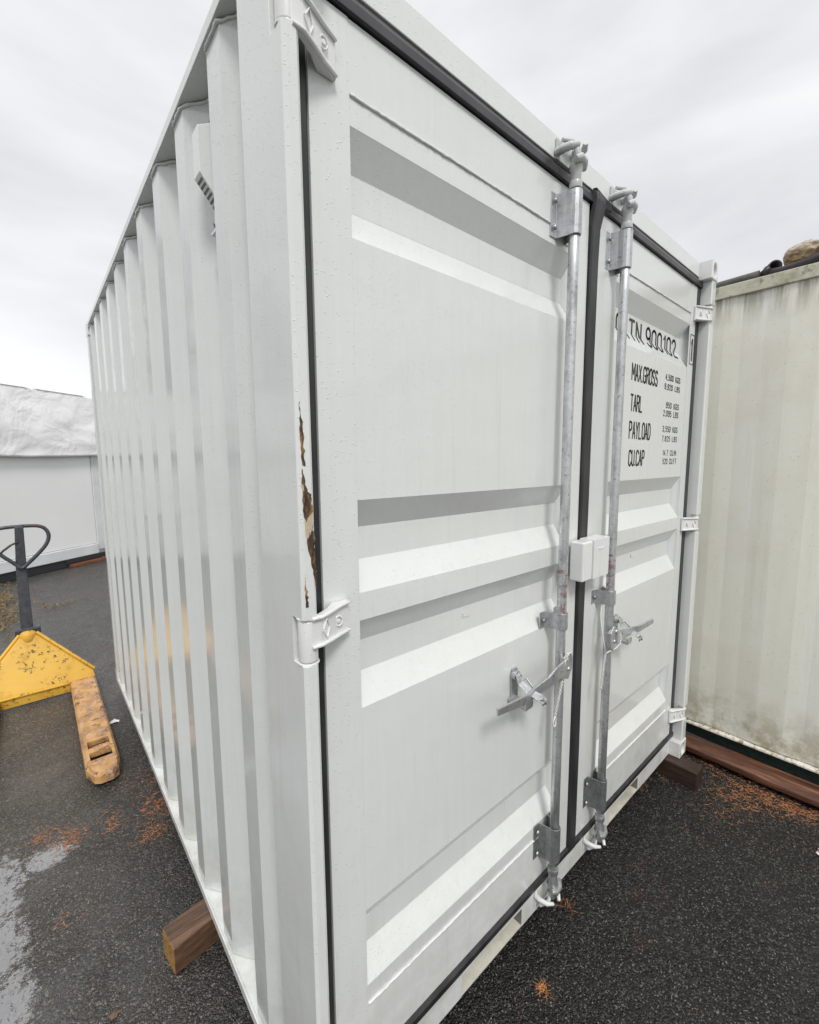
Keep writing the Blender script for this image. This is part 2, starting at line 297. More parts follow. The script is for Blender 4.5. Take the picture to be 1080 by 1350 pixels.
# ------------------------------------------------------------------ mesh helpers
class MB:
    def __init__(s): s.v = []; s.f = []; s.sm = set()
    def add(s, vs, fs, smooth=False):
        k = len(s.v); s.v += [tuple(p) for p in vs]
        for f in fs:
            if smooth: s.sm.add(len(s.f))
            s.f.append(tuple(k+i for i in f))
        return s
    def box(s, x0, x1, y0, y1, z0, z1, mat=None):
        vs = [(x, y, z) for z in (z0, z1) for y in (y0, y1) for x in (x0, x1)]
        if mat: vs = [mat @ Vector(p) for p in vs]
        return s.add(vs, [(0, 2, 3, 1), (4, 5, 7, 6), (0, 1, 5, 4), (2, 6, 7, 3), (0, 4, 6, 2), (1, 3, 7, 5)])
    def prism(s, poly, axis, a, b, mat=None):
        """poly: 2D points; axis 'x' -> (y,z), 'y' -> (x,z), 'z' -> (x,y)"""
        def P(p, h): return {'x': (h, p[0], p[1]), 'y': (p[0], h, p[1]), 'z': (p[0], p[1], h)}[axis]
        n = len(poly); vs = [P(p, a) for p in poly] + [P(p, b) for p in poly]
        if mat: vs = [mat @ Vector(p) for p in vs]
        fs = [tuple(range(n))[::-1], tuple(range(n, 2*n))] + [(i, (i+1) % n, n+(i+1) % n, n+i) for i in range(n)]
        return s.add(vs, fs)
    def tube(s, path, r, n=12, cap=True, flat=None):
        path = [Vector(p) for p in path]; rs = r if isinstance(r, (list, tuple)) else [r]*len(path)
        up = None; rings = []
        for i, p in enumerate(path):
            t = (path[min(i+1, len(path)-1)] - path[max(i-1, 0)]).normalized()
            if up is None: up = t.orthogonal().normalized() if flat is None else Vector(flat)
            a = (up - t*up.dot(t)).normalized(); b = t.cross(a); up = a
            rings.append([p + (a*math.cos(q*2*math.pi/n) + b*math.sin(q*2*math.pi/n))*rs[i] for q in range(n)])
        k = len(s.v); s.v += [tuple(p) for rg in rings for p in rg]
        for i in range(len(rings)-1):
            for q in range(n):
                s.sm.add(len(s.f)); s.f.append((k+i*n+q, k+i*n+(q+1) % n, k+(i+1)*n+(q+1) % n, k+(i+1)*n+q))
        if cap:
            s.f.append(tuple(k+q for q in range(n))[::-1]); s.f.append(tuple(k+(len(rings)-1)*n+q for q in range(n)))
        return s
    def build(s, name, mat, parent=None, bevel=0, seg=2, solid=0):
        me = bpy.data.meshes.new(name); me.from_pydata(s.v, [], s.f)
        for i, p in enumerate(me.polygons): p.use_smooth = i in s.sm
        bm = bmesh.new(); bm.from_mesh(me); bmesh.ops.recalc_face_normals(bm, faces=bm.faces); bm.to_mesh(me); bm.free()
        me.materials.append(mat)
        o = bpy.data.objects.new(name, me); C.objects.link(o)
        if parent is not None:
            o.parent = parent
            q = parent; tot = Matrix.Identity(4)
            root = parent
            while root.parent: root = root.parent
            if parent.parent is None: o.matrix_parent_inverse = root.matrix_basis.inverted()
            else: o.matrix_parent_inverse = Matrix.Identity(4)
        if solid:
            m = o.modifiers.new('solid', 'SOLIDIFY'); m.thickness = solid; m.offset = -1
        if bevel:
            m = o.modifiers.new('bevel', 'BEVEL'); m.width = bevel; m.segments = seg; m.limit_method = 'ANGLE'; m.angle_limit = R_(32)
            m.harden_normals = False
        return o
def thing(name, loc, label, cat, group=None):
    o = bpy.data.objects.new(name, None); C.objects.link(o); o.location = loc; o.empty_display_size = .1
    o['label'] = label; o['category'] = cat
    if group: o['group'] = group
    bpy.context.view_layer.update()
    return o
def tag(o, label, cat, group=None):
    o['label'] = label; o['category'] = cat
    if group: o['group'] = group
    return o
def kind(o, k): o['kind'] = k; return o
GZ = -.10

# ------------------------------------------------------------------ ground
m = MB(); m.add([(-60, -60, GZ), (60, -60, GZ), (60, 60, GZ), (-60, 60, GZ)], [(0, 1, 2, 3)])
kind(m.build('ground', M['asphalt']), 'structure')

# ------------------------------------------------------------------ main container
WD, LN, H = 2.292, 3.065, 2.591
PY = -.05
box_ = thing('shipping_container', (WD/2, LN/2, 0), 'new pale grey corrugated steel container with closed double doors, raised on timber blocks', 'shipping container')

def corr(y0, y1, first, period, flat, sl, xo, xi, n):
    pts = [(xi, y0)]
    for k in range(n):
        a = first + k*period
        if a+flat > y1: break
        pts += [(xi, a-sl), (xo, a), (xo, a+flat), (xi, a+flat+sl)]
    pts.append((xi, y1)); return pts
prof = corr(.135, 2.985, .262, .2925, .085, .066, .010, .058, 10)
prof = [p for p in prof if p[1] <= 2.99]
def side_panel(flip):
    m = MB(); z0, z1 = .036, 2.556
    f = (lambda x: WD-x) if flip else (lambda x: x)
    vs = [(f(x), y, z) for z in (z0, z1) for (x, y) in prof]; n = len(prof)
    vs += [(f(x+.003), y, z) for z in (z0, z1) for (x, y) in prof]
    fs = [(i, i+1, n+i+1, n+i) for i in range(n-1)]
    fs += [(2*n+i, 3*n+i, 3*n+i+1, 2*n+i+1) for i in range(n-1)]
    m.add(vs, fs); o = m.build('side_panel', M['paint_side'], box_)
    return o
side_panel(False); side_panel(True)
# weld bead running along the top of the left side panel
wb = MB()
wv = [(x-.002, y, 2.5535) for x, y in prof]
dense = []
for a, b in zip(wv[:-1], wv[1:]):
    k = max(1, int((Vector(b)-Vector(a)).length/.012))
    for i in range(k):
        q = Vector(a).lerp(Vector(b), i/k); dense.append((q.x+random.uniform(-.001, .001), q.y, q.z-abs(random.gauss(0, .0018))))
wb.tube(dense, [random.uniform(.0035, .0055) for _ in dense], 6)
wb.build('weld_bead', M['paint_side'], box_)

for flip in (False, True):
    f = (lambda x: WD-x) if flip else (lambda x: x)
    lo = lambda a, b: (min(f(a), f(b)), max(f(a), f(b)))
    m = MB(); m.box(*lo(0, .06), .134, 2.965, 2.557, H-.006); m.build('top_rail', M['paint_side'], box_, .002)
    m = MB(); m.box(*lo(0, .006), .134, 2.99, .004, .036); m.box(*lo(.006, .10), .134, 2.99, .028, .0345); m.box(*lo(.06, .10), .134, 2.985, .004, .0275)
    m.build('bottom_rail', M['paint_dirty'], box_, .0015)
# back wall, roof, floor
m = MB(); m.box(.06, WD-.06, 2.995, 3.03, .05, 2.50); 
for k in range(8): m.box(.12+k*.27, .24+k*.27, 3.03, 3.055, .06, 2.49)
m.build('back_panel', M['paint_side'], box_, .003)
m = MB(); m.box(.062, WD-.062, .055, LN-.08, 2.565, 2.58); m.build('roof_panel', M['paint'], box_)
m = MB(); m.box(.102, WD-.102, .06, 2.99, .03, .055); m.build('floor_panel', M['under'], box_)
m = MB()
for k in range(5): m.box(.102, WD-.102, .35+k*.55, .40+k*.55, .004, .029)
m.build('cross_member', M['under'], box_)
m = MB(); m.box(.098, WD-.098, 2.985, LN-.004, 2.502, H-.008); m.build('rear_header', M['paint'], box_, .002)
m = MB(); m.box(.098, WD-.098, 2.992, LN-.004, .004, .10); m.build('rear_sill', M['paint'], box_, .002)

# corner posts; the front ones have notches where the hinge barrels sit
HZL = [(2.345, 2.450), (1.238, 1.330), (.180, .262)]; HZR = [(2.292, 2.392), (1.250, 1.345), (.200, .285)]
def post_poly(e):
    return [(0, PY+.006), (.006, PY), (e-.006, PY), (e, PY+.005), (e, .004), (e+.004, .012), (e+.004, .04), (.012, .06), (.012, .134), (0, .134)]
for flip in (False, True):
    f = (lambda x: WD-x) if flip else (lambda x: x)
    e_ = .057 if flip else .031
    m = MB(); m.prism([(f(x), y) for x, y in post_poly(e_)], 'z', .0855, 2.5025)
    p = m.build('corner_post', M['paint'], box_)
    for za, zb in (HZR if flip else HZL):
        m = MB(); m.box(*sorted((f(-.01), f(e_-.002 if not flip else .045))), PY-.01, PY+.046, za, zb); m.box(*sorted((f(.01), f(.08))), PY-.01, PY+.03, za+.001, zb-.001)
        cut = m.build('cut', M['paint'])
        bo = p.modifiers.new('b', 'BOOLEAN'); bo.object = cut; bo.operation = 'DIFFERENCE'; bo.solver = 'EXACT'; bo.use_self = True
        bpy.context.view_layer.update(); dg = bpy.context.evaluated_depsgraph_get()
        me = bpy.data.meshes.new_from_object(p.evaluated_get(dg)); p.modifiers.clear(); p.data = me
        bpy.data.objects.remove(cut, do_unlink=True)
    mo = p.modifiers.new('bevel', 'BEVEL'); mo.width = .0018; mo.segments = 2; mo.limit_method = 'ANGLE'; mo.angle_limit = R_(32)
    if not flip:
        # paint flaked off the edge down to rusty steel
        def strip(pts_l, pts_r):
            mm = MB(); yy = PY-.0009; n = len(pts_l)
            pts_l = [(.0055+(x-.0055)*.76, z) for x, z in pts_l]; pts_r = [(.0055+(x-.0055)*.76, z) for x, z in pts_r]
            L_ = []; R2 = []
            for i in range(n-1):
                for k in range(5):
                    t_ = k/5; a = Vector(pts_l[i]).lerp(Vector(pts_l[i+1]), t_); b = Vector(pts_r[i]).lerp(Vector(pts_r[i+1]), t_)
                    j = .0014 if 0 < i+t_ < n-1.2 else 0
                    L_.append((a.x+random.uniform(-j, j), a.y)); R2.append((b.x+random.uniform(-j, j)*1.6, b.y))
            L_.append(pts_l[-1]); R2.append(pts_r[-1]); n = len(L_)
            vs = [(x, yy, z) for x, z in L_] + [(x, yy, z) for x, z in R2]
            mm.add(vs, [(i, i+1, n+i+1, n+i) for i in range(n-1)])
            mm.build('rust_patch', M['rust'], p, solid=.0006)
        strip([(.0075, 1.735), (.0065, 1.705), (.0065, 1.66), (.010, 1.622)], [(.0085, 1.735), (.013, 1.70), (.016, 1.655), (.018, 1.620)])
        strip([(.008, 1.615), (.0065, 1.585), (.0075, 1.54), (.0115, 1.50), (.019, 1.465), (.029, 1.425), (.035, 1.39)],
              [(.010, 1.615), (.018, 1.58), (.031, 1.565), (.0345, 1.535), (.033, 1.50), (.036, 1.455), (.0375, 1.39)])
        strip([(.0065, 1.415), (.0055, 1.385), (.006, 1.356)], [(.0075, 1.415), (.011, 1.38), (.014, 1.356)])
for x0 in (0, WD-.06):
    m = MB(); m.box(x0, x0+.06, 2.993, LN-.004, .086, 2.502); m.build('corner_post', M['paint_side'], box_, .003)

def oval(n=14, a=.022, b=.038, cx=0, cz=0): return [(cx+a*math.cos(2*math.pi*i/n), cz+b*math.sin(2*math.pi*i/n)) for i in range(n)]
def casting(x0, x1, y0, y1, z0, z1, front):
    """corner fitting: a box whose end face carries a real oval opening"""
    m = MB(); ye = y0 if front else y1; yi = ye + (.02 if front else -.02); yo = y1 if front else y0
    cx, cz = (x0+x1)/2, (z0+z1)/2; n = 16
    ov = [(cx+.026*math.cos(2*math.pi*i/n), cz+.034*math.sin(2*math.pi*i/n)) for i in range(n)]
    def rim(i):
        a = 2*math.pi*i/n; c, s_ = math.cos(a), math.sin(a); k = 1/max(abs(c), abs(s_)); return (cx+c*k*(x1-x0)/2, cz+s_*k*(z1-z0)/2)
    rm = [rim(i) for i in range(n)]
    vs = [(x, ye, z) for x, z in ov] + [(x, ye, z) for x, z in rm] + [(x, yi, z) for x, z in ov] + [(x, yo, z) for x, z in rm]
    fs = []
    for i in range(n):
        j = (i+1) % n; fs += [(i, j, n+j, n+i), (i, 2*n+i, 2*n+j, j), (n+i, n+j, 3*n+j, 3*n+i)]
    fs += [tuple(range(2*n, 3*n)), tuple(range(3*n, 4*n))]
    m.add(vs, fs); return m.build('corner_casting', M['hinge_paint'], box_, .003)
CW = .092
for x0, x1 in ((0, CW), (WD-CW, WD)):
    casting(x0, x1, PY-.004, .130, 2.503, H, True); casting(x0, x1, PY-.004, .130, 0, .085, True)
    casting(x0, x1, LN-.08, LN+.012, 2.503, H, False); casting(x0, x1, LN-.08, LN+.012, 0, .085, False)

# header and sill with the two fork pockets
m = MB(); m.box(CW+.001, WD-CW-.001, 0, .05, 2.519, H-.004); m.box(.055, WD-.055, .022, .05, 2.44, 2.5185); m.build('door_header', M['paint'], box_, .002)
m = MB(); zt = .094
pk = [(.505, .815), (1.477, 1.787)]
x = CW+.001
for a, b in pk:
    m.box(x, a, 0, .05, .003, zt); m.box(a, b, -.002, .010, .078, zt-.0002)
    x = b
m.box(x, WD-CW-.001, 0, .05, .003, zt)
m.build('door_sill', M['paint_dirty'], box_, .0015)
for a, b in pk:
    m = MB(); m.box(a-.006, a-.0002, .0505, .30, .003, .076); m.box(b+.0002, b+.006, .0505, .30, .003, .076); m.box(a, b, .001, .30, .0045, .0085)
    m.box(a, b, .0105, .29, .0745, .0775); m.box(a+.001, b-.001, .301, .31, .005, .08); m.box(a+.0003, a+.0033, .003, .05, .009, .0743); m.build('fork_pocket', M['pocket'], box_)
    m = MB(); m.box(b-.0035, b-.0003, .003, .05, .009, .0743); m.box(a+.004, b-.004, .07, .08, .009, .0743); m.build('pocket_shade', M['recess_shade'], box_)  # added dark sheets: shade of the pocket's right end and rear, as colour

# ---- doors
COR = [2.282, 1.545, 1.278, .554]; S1, FL, S2, DP = .063, .075, .068, .037
RY = .003
def door(x0, x1, lw, rw, name='door'):
    m = MB(); z0, z1 = .128, 2.470
    a, b = x0+lw, x1-rw
    m.box(x0, a, 0, .045, z0, z1); m.box(b, x1, 0, .045, z0, z1)
    m.box(a, b, .0012, .045, 2.337, z1-.0005); m.box(a, b, .0012, .045, z0+.0005, .295)
    # corrugated sheet with closed recess ends
    e = .012; zz = 2.337; vs = []; fs = []
    def quad(*p):
        k = len(vs); vs.extend(p); fs.append(tuple(range(k, k+len(p))))
    a2, b2 = a, b
    for zc in COR:
        t0, t1, t2, t3 = zc, zc-S1, zc-S1-FL, zc-S1-FL-S2
        quad((a2, RY, zz), (b2, RY, zz), (b2, RY, t0), (a2, RY, t0))
        D = RY+DP
        quad((a2, RY, t0), (b2, RY, t0), (b2-e, D, t1), (a2+e, D, t1))
        quad((a2+e, D, t1), (b2-e, D, t1), (b2-e, D, t2), (a2+e, D, t2))
        quad((a2+e, D, t2), (b2-e, D, t2), (b2, RY, t3), (a2, RY, t3))
        quad((a2, RY, t0), (a2+e, D, t1), (a2+e, D, t2), (a2, RY, t3))
        quad((b2, RY, t0), (b2, RY, t3), (b2-e, D, t2), (b2-e, D, t1))
        zz = t3
    quad((a2, RY, zz), (b2, RY, zz), (b2, RY, .295), (a2, RY, .295))
    m.add(vs, fs)
    m.box(a, b, .0455, .0475, .2, 2.4)
    d_ = m.build(name, M['paint'], box_)
    bm = bmesh.new(); bm.from_mesh(d_.data); bmesh.ops.remove_doubles(bm, verts=bm.verts, dist=1e-5)
    bm.to_mesh(d_.data); bm.free()
    mo = d_.modifiers.new('bevel', 'BEVEL'); mo.width = .007; mo.segments = 3; mo.limit_method = 'ANGLE'; mo.angle_limit = R_(20)
    for p_ in d_.data.polygons: p_.use_smooth = True
    wn = d_.modifiers.new('wn', 'WEIGHTED_NORMAL'); wn.keep_sharp = False
    for zc in (2.337, .2955):
        w = MB()
        pts = [(a+.002+(b-a-.004)*i/90, .0012+random.uniform(-.0006, .0006), zc+random.uniform(-.0008, .0008)) for i in range(91)]
        w.tube(pts, [random.uniform(.0026, .0040) for _ in pts], 6)
        w.build('weld_bead', M['hinge_paint'], d_)
    return d_
dl = door(.072, 1.102, .089, .085)
dr = door(1.170, 2.186, .150, .070)

# gaskets: one U per door edge, sides, head, foot and the overlapping centre seal
def gasket(parent, parts, name='door_gasket', lab=None):
    m = MB()
    for p in parts: m.box(*p)
    return m.build(name, M['rubber'], parent, .003)
gasket(dl, [(.037, .0705, .003, .02, .128, 2.472)])
gasket(dr, [(2.1875, 2.232, -.002, .02, .128, 2.472)])
def seal(x0, x1, z0, z1, top):
    """head and foot seals: a lip with a sloping upper face"""
    m = MB()
    if top: m.prism([(-.010, z0), (-.008, z0+.022), (.004, z1), (.02, z1), (.02, z0)], 'x', x0, x1)
    else: m.prism([(-.006, z0), (-.008, z1-.008), (.0, z1), (.02, z1), (.02, z0)], 'x', x0, x1)
    return m
seal(.040, 1.135, 2.473, 2.517, True).build('door_gasket', M['rubber'], dl, .0015)
seal(1.136, 2.232, 2.473, 2.517, True).build('door_gasket', M['rubber'], dr, .0015)
seal(.040, 1.135, .096, .127, False).build('door_gasket', M['rubber'], dl, .0015)
seal(1.136, 2.232, .096, .127, False).build('door_gasket', M['rubber'], dr, .0015)
m = MB(); zs = [.10, .5, 1.0, 1.5, 2.0, 2.3, 2.40, 2.45, 2.48, 2.50, 2.512]
xs_ = [0, .001, -.001, .001, .0, 0, -.004, .002, .006, .006, .004]; ys_ = [-.010, -.010, -.009, -.010, -.010, -.011, -.016, -.024, -.027, -.024, -.016]
vs = []; 
for z, dx, y in zip(zs, xs_, ys_):
    for (x, yy) in ((1.107, y+.004), (1.113, y+.001), (1.156, y+.001), (1.163, y+.004), (1.1685, y+.022), (1.1035, y+.022)): vs.append((x+dx, yy, z))
fs = [(i*6+k, i*6+(k+1) % 6, (i+1)*6+(k+1) % 6, (i+1)*6+k) for i in range(len(zs)-1) for k in range(6)]
fs += [tuple(range(6)), tuple(range(len(vs)-6, len(vs)))]
m.add(vs, fs)
m.add([(1.11, -.020, 2.515), (1.235, -.013, 2.505), (1.235, -.013, 2.486), (1.13, -.019, 2.47), (1.11, -.004, 2.519), (1.235, -.004, 2.514), (1.235, -.004, 2.47), (1.13, -.004, 2.46)],
      [(0, 1, 2, 3), (4, 7, 6, 5), (0, 4, 5, 1), (1, 5, 6, 2), (2, 6, 7, 3), (3, 7, 4, 0)])
m.build('centre_seal', M['rubber'], dl, .002)

# ---- hinges
def hinge(door_, za, zb, right, of):
    f = (lambda x: WD-x-.012) if right else (lambda x: x)
    m = MB(); zc = (za+zb)/2+of; h = .036
    # barrel with slightly rounded ends
    pts = [(f(.019), PY+.021, za+.004), (f(.019), PY+.021, za+.007), (f(.019), PY+.021, zb-.007), (f(.019), PY+.021, zb-.004)]
    m.tube(pts, [.0165, .019, .019, .0165], 20)
    # blade: leaves the barrel proud of the seal, steps down on to the door
    prof_ = [(.018, PY+.002), (.040, PY+.003), (.066, PY+.015), (.094, -.021), (.126, -.009)]
    prof_b = [(.018, PY+.012), (.038, PY+.013), (.064, PY+.026), (.090, -.0015), (.126, -.0015)]
    hh = [h-.004, h-.004, h-.003, h-.002, h-.002]
    vs = []
    for (p, q, w_) in zip(prof_, prof_b, hh):
        vs += [(f(p[0]), p[1], zc-w_), (f(p[0]), p[1], zc+w_), (f(q[0]), q[1], zc+w_), (f(q[0]), q[1], zc-w_)]
    n = len(prof_)
    fs = [(i*4+k, i*4+(k+1) % 4, (i+1)*4+(k+1) % 4, (i+1)*4+k) for i in range(n-1) for k in range(4)] + [(0, 1, 2, 3), (n*4-4, n*4-3, n*4-2, n*4-1)]
    m.add(vs, fs)
    # pressed ribs, diamond and bolt boss
    for s_ in (-1, 1):
        m.tube([(f(p[0]), p[1]-.003, zc+s_*(w_-.004)) for p, w_ in zip(prof_, hh)], [.0035, .0045, .0048, .0045, .0035], 8)
    dia = [(.048, zc), (.058, zc+.020), (.068, zc), (.058, zc-.020), (.048, zc)]
    m.tube([(f(x-.004), PY+.0015+(x-.044)*.50, z) for x, z in dia], .003, 6)
    bx, by = .092, -.0225
    ring = [(f(bx+.0085*math.cos(a*math.pi/6)), by-.0015, zc+.0105*math.sin(a*math.pi/6)) for a in range(13)]
    m.tube(ring, .0022, 6); m.tube([(f(bx), by+.006, zc), (f(bx), by-.0035, zc)], .0045, 8)
    # washers under and over the barrel
    m.tube([(f(.019), PY+.021, za-.001), (f(.019), PY+.021, za+.003)], .021, 20); m.tube([(f(.019), PY+.021, zb-.003), (f(.019), PY+.021, zb+.001)], .021, 20)
    return m.build('hinge', M['hinge_paint'], door_, .0012, 2)
for (za, zb), of in zip(HZL, (-.026, .018, 0)): hinge(dl, za, zb, False, of)
for za, zb in HZR: hinge(dr, za, zb, True, 0)

# ---- locking bars
BY = -.045
def hat_bracket(m, xc, za, zb, right_drop=0):
    """pressed bracket: flange, hump over the bar, flange"""
    t_ = .004; r = .021; pts = []
    xs = [(xc-.058, -.0015), (xc-.030, -.0015)]
    xs += [(xc-r-.002, -.028)]
    for k in range(7):
        a = math.pi - k*math.pi/6; xs.append((xc+r*math.cos(a), BY-r*math.sin(a)))
    xs += [(xc+r+.002, -.028), (xc+.030, -.0015), (xc+.048, -.0015)]
    outer = xs; inner = []
    n = len(outer)
    for i, p in enumerate(outer):
        a = Vector(outer[max(i-1, 0)]); b = Vector(outer[min(i+1, n-1)]); tt = (b-a).normalized(); nrm = Vector((-tt.y, tt.x)); inner.append((p[0]+nrm.x*t_, p[1]+nrm.y*t_))
    mm = []
    k = len(m.v); n = len(outer)
    vs = [(x, y, z) for z in (za, zb) for x, y in outer] + [(x, y, z) for z in (za, zb) for x, y in inner]
    fs = []
    for i in range(n-1):
        fs += [(i, i+1, n+i+1, n+i), (2*n+i, 3*n+i, 3*n+i+1, 2*n+i+1), (i, 2*n+i, 2*n+i+1, i+1), (n+i, n+i+1, 3*n+i+1, 3*n+i)]
    fs += [(0, n, 3*n, 2*n), (n-1, 3*n-1, 4*n-1, 2*n-1)]
    m.add(vs, fs)
def bolt_parts(parent, mat, pts):
    for p in pts:
        m = MB(); bolts(m, [p]); m.build('bracket_bolt', mat, parent)
def bolts(m, pts, r=.008):
    for (x, y, z) in pts: m.tube([(x, y, z), (x, y-.003, z), (x, y-.007, z)], [r, r, r*.55], 12)
def cam(m, xc, z0, sgn):
    """forged cam end: collar, throat and two claws that hook over the keeper"""
    m.tube([(xc, BY, z0), (xc, BY, z0+sgn*.020)], .0185, 16)
    m.tube([(xc, BY, z0+sgn*.020), (xc, BY, z0+sgn*.045), (xc, BY, z0+sgn*.062), (xc, BY-.002, z0+sgn*.080)], [.0145, .0155, .021, .017], 14)
    zt_ = z0+sgn*.070
    m.tube([(xc-.030, BY-.014, zt_-sgn*.004), (xc-.012, BY-.020, zt_+sgn*.004), (xc+.012, BY-.018, zt_+sgn*.002), (xc+.032, BY-.006, zt_-sgn*.004)], [.009, .012, .012, .010], 10)
    m.tube([(xc+.020, BY-.012, zt_), (xc+.033, BY-.004, zt_+sgn*.018), (xc+.034, BY+.012, zt_+sgn*.026)], [.010, .012, .009], 10)
    m.tube([(xc-.012, BY-.014, zt_), (xc-.016, BY-.010, zt_+sgn*.022), (xc-.002, BY+.006, zt_+sgn*.032)], [.009, .012, .010], 10)
def keeper(xc, z, sgn):
    m = MB(); q_ = 1 if sgn > 0 else .72
    m.box(xc-.045, xc+.045, -.006, -.0005, z-.028, z+.028)
    m.tube([(xc-.040, -.004, z-sgn*.010), (xc-.044, -.024, z-sgn*.012), (xc-.036, -.046, z-sgn*.010), (xc-.014, -.060, z-sgn*.004)], [.013*q_, .012*q_, .0115*q_, .008*q_], 10)
    m.tube([(xc+.040, -.004, z+sgn*.006), (xc+.046, -.026, z+sgn*.008), (xc+.042, -.046, z+sgn*.012), (xc+.030, -.056, z+sgn*.020)], [.012*q_, .011*q_, .011*q_, .008*q_], 10)
    m.tube([(xc-.036, -.018, z+sgn*.020), (xc, -.030, z+sgn*.024), (xc+.036, -.018, z+sgn*.018)], [.006, .008, .006], 8)
    return m.build('cam_keeper', M['cam'] if sgn > 0 else M['hinge_paint'], box_, .0015)
def bar(xc, zmid, mirror, zoff):
    m = MB(); pts = [(xc, BY, z) for z in (.205, .6, 1.0, 1.6, 2.2, 2.445)]
    m.tube(pts, .0155, 20); b = m.build('locking_bar', M['galv_bar'], box_)
    m = MB(); hat_bracket(m, xc, 2.300, 2.425); m.build('bar_bracket', M['zinc'], b, .001)
    bolt_parts(b, M['zinc_dark'], [(xc-.044, -.006, 2.325), (xc-.044, -.006, 2.400), (xc+.038, -.006, 2.325), (xc+.038, -.006, 2.400)])
    m = MB(); hat_bracket(m, xc, zmid-.027, zmid+.027); m.build('bar_bracket', M['zinc'], b, .001)
    bolt_parts(b, M['zinc_dark'], [(xc-.044, -.006, zmid), (xc+.038, -.006, zmid)])
    m = MB(); hat_bracket(m, xc, .222, .350); m.build('bar_bracket', M['zinc_dark'], b, .001)
    bolt_parts(b, M['galv'], [(xc-.044, -.006, .245), (xc-.044, -.006, .327), (xc+.038, -.006, .245), (xc+.038, -.006, .327)])
    m = MB(); cam(m, xc, 2.430, 1); m.build('bar_cam', M['cam'], b, .001)
    m = MB(); cam(m, xc, .190, -1); m.build('bar_cam', M['galv'], b, .001)
    keeper(xc, 2.545, 1); keeper(xc, .062, -1)
    return b
b1 = bar(.931, 1.100, False, 0); b2 = bar(1.282, 1.105, True, 0)
# handles: fork-shaped hub on the bar, cranked flat lever, grip
def handle(b, xc, s, zh):
    m = MB()
    # hub plates clasping the bar
    m.prism([(xc-s*.012, zh-.050), (xc-s*.034, zh-.020), (xc-s*.034, zh+.024), (xc-s*.006, zh+.046), (xc+s*.018, zh+.030), (xc+s*.018, zh-.040)][::(1 if s > 0 else -1)], 'y', BY-.030, BY-.024)
    m.prism([(xc-s*.012, zh-.044), (xc-s*.030, zh-.020), (xc-s*.030, zh+.022), (xc+s*.014, zh+.030), (xc+s*.014, zh-.036)][::(1 if s > 0 else -1)], 'y', BY-.0235, BY-.012)
    bolts(m, [(xc-s*.006, BY-.030, zh-.012), (xc+s*.006, BY-.030, zh+.024)], .0075)
    # lever
    P_ = [(.010, -.078, .000), (.075, -.080, -.004), (.11, -.074, -.020), (.17, -.068, -.030), (.22, -.072, -.034), (.385, -.088, -.004)] if s < 0 else \
         [(.010, -.078, .000), (.06, -.078, -.004), (.12, -.070, -.014), (.17, -.068, -.018), (.20, -.078, -.018), (.285, -.105, .004)]
    W_ = [.026, .024, .017, .015, .014, .010]
    vs = []
    for (dx, y, dz), w_ in zip(P_, W_):
        x = xc + s*dx
        vs += [(x, y-.0035, zh+dz-w_), (x, y-.0035, zh+dz+w_), (x, y+.0035, zh+dz+w_), (x, y+.0035, zh+dz-w_)]
    n = len(P_); fs = [(i*4+k, i*4+(k+1) % 4, (i+1)*4+(k+1) % 4, (i+1)*4+k) for i in range(n-1) for k in range(4)] + [(0, 1, 2, 3), (n*4-4, n*4-3, n*4-2, n*4-1)]
    m.add(vs, fs)
    ho = m.build('door_handle', M['zinc'], b, .0015)
    return ho
handle(b1, .925, -1, .955); handle(b2, 1.272, 1, .955)
def catch(door_, xc, s, zc):
    """handle catch: base plate, pivoting hasp curled over the lever, retainer below"""
    m = MB()
    m.prism([(xc-.016, zc-.058), (xc+.016, zc-.058), (xc+.018, zc+.040), (xc+.010, zc+.058), (xc-.010, zc+.058), (xc-.018, zc+.040)], 'y', -.006, -.0005)
    m.tube([(xc-.006, -.006, zc+.040), (xc-.006, -.020, zc+.040)], .015, 16)
    m.tube([(xc-.006, -.020, zc+.040), (xc-.006, -.030, zc+.040)], .0095, 12)
    # seat channel for the lever
    m.prism([(-.004, zc-.040), (-.066, zc-.048), (-.070, zc-.040), (-.070, zc-.022), (-.064, zc-.022), (-.062, zc-.036), (-.004, zc-.030)], 'x', xc-.030, xc+.004)
    # hasp: drops from the pivot, runs over the lever and ends in a curled tongue
    hp = [(-.012, -.024, .050), (-.012, -.034, .026), (-.004, -.060, .006), (.008, -.088, -.006), (.020, -.100, -.020), (.026, -.094, -.034)]
    ws = [.009, .010, .012, .015, .013, .008]; vs = []
    for (dx, y, dz), w_ in zip(hp, ws):
        x = xc + dx*(1 if s < 0 else .9)
        vs += [(x-w_, y-.002, zc+dz-.003), (x+w_, y-.002, zc+dz+.003), (x+w_, y+.003, zc+dz+.003), (x-w_, y+.003, zc+dz-.003)]
    n = len(hp); fs = [(i*4+k, i*4+(k+1) % 4, (i+1)*4+(k+1) % 4, (i+1)*4+k) for i in range(n-1) for k in range(4)] + [(0, 1, 2, 3), (n*4-4, n*4-3, n*4-2, n*4-1)]
    m.add(vs, fs)
    m.tube([(xc+.006, -.092, zc-.006), (xc+.030, -.098, zc-.030)], [.008, .005], 10)
    m.tube([(xc-.012, -.030, zc+.028), (xc+.018, -.034, zc+.030), (xc+.022, -.070, zc-.004)], .004, 8)
    m.tube([(xc, -.006, zc-.050), (xc, -.024, zc-.052)], [.013, .010], 12)
    return m.build('handle_catch', M['zinc'], door_, .0012)
catch(dl, .735, -1, .925); catch(dr, 1.440, 1, .930)

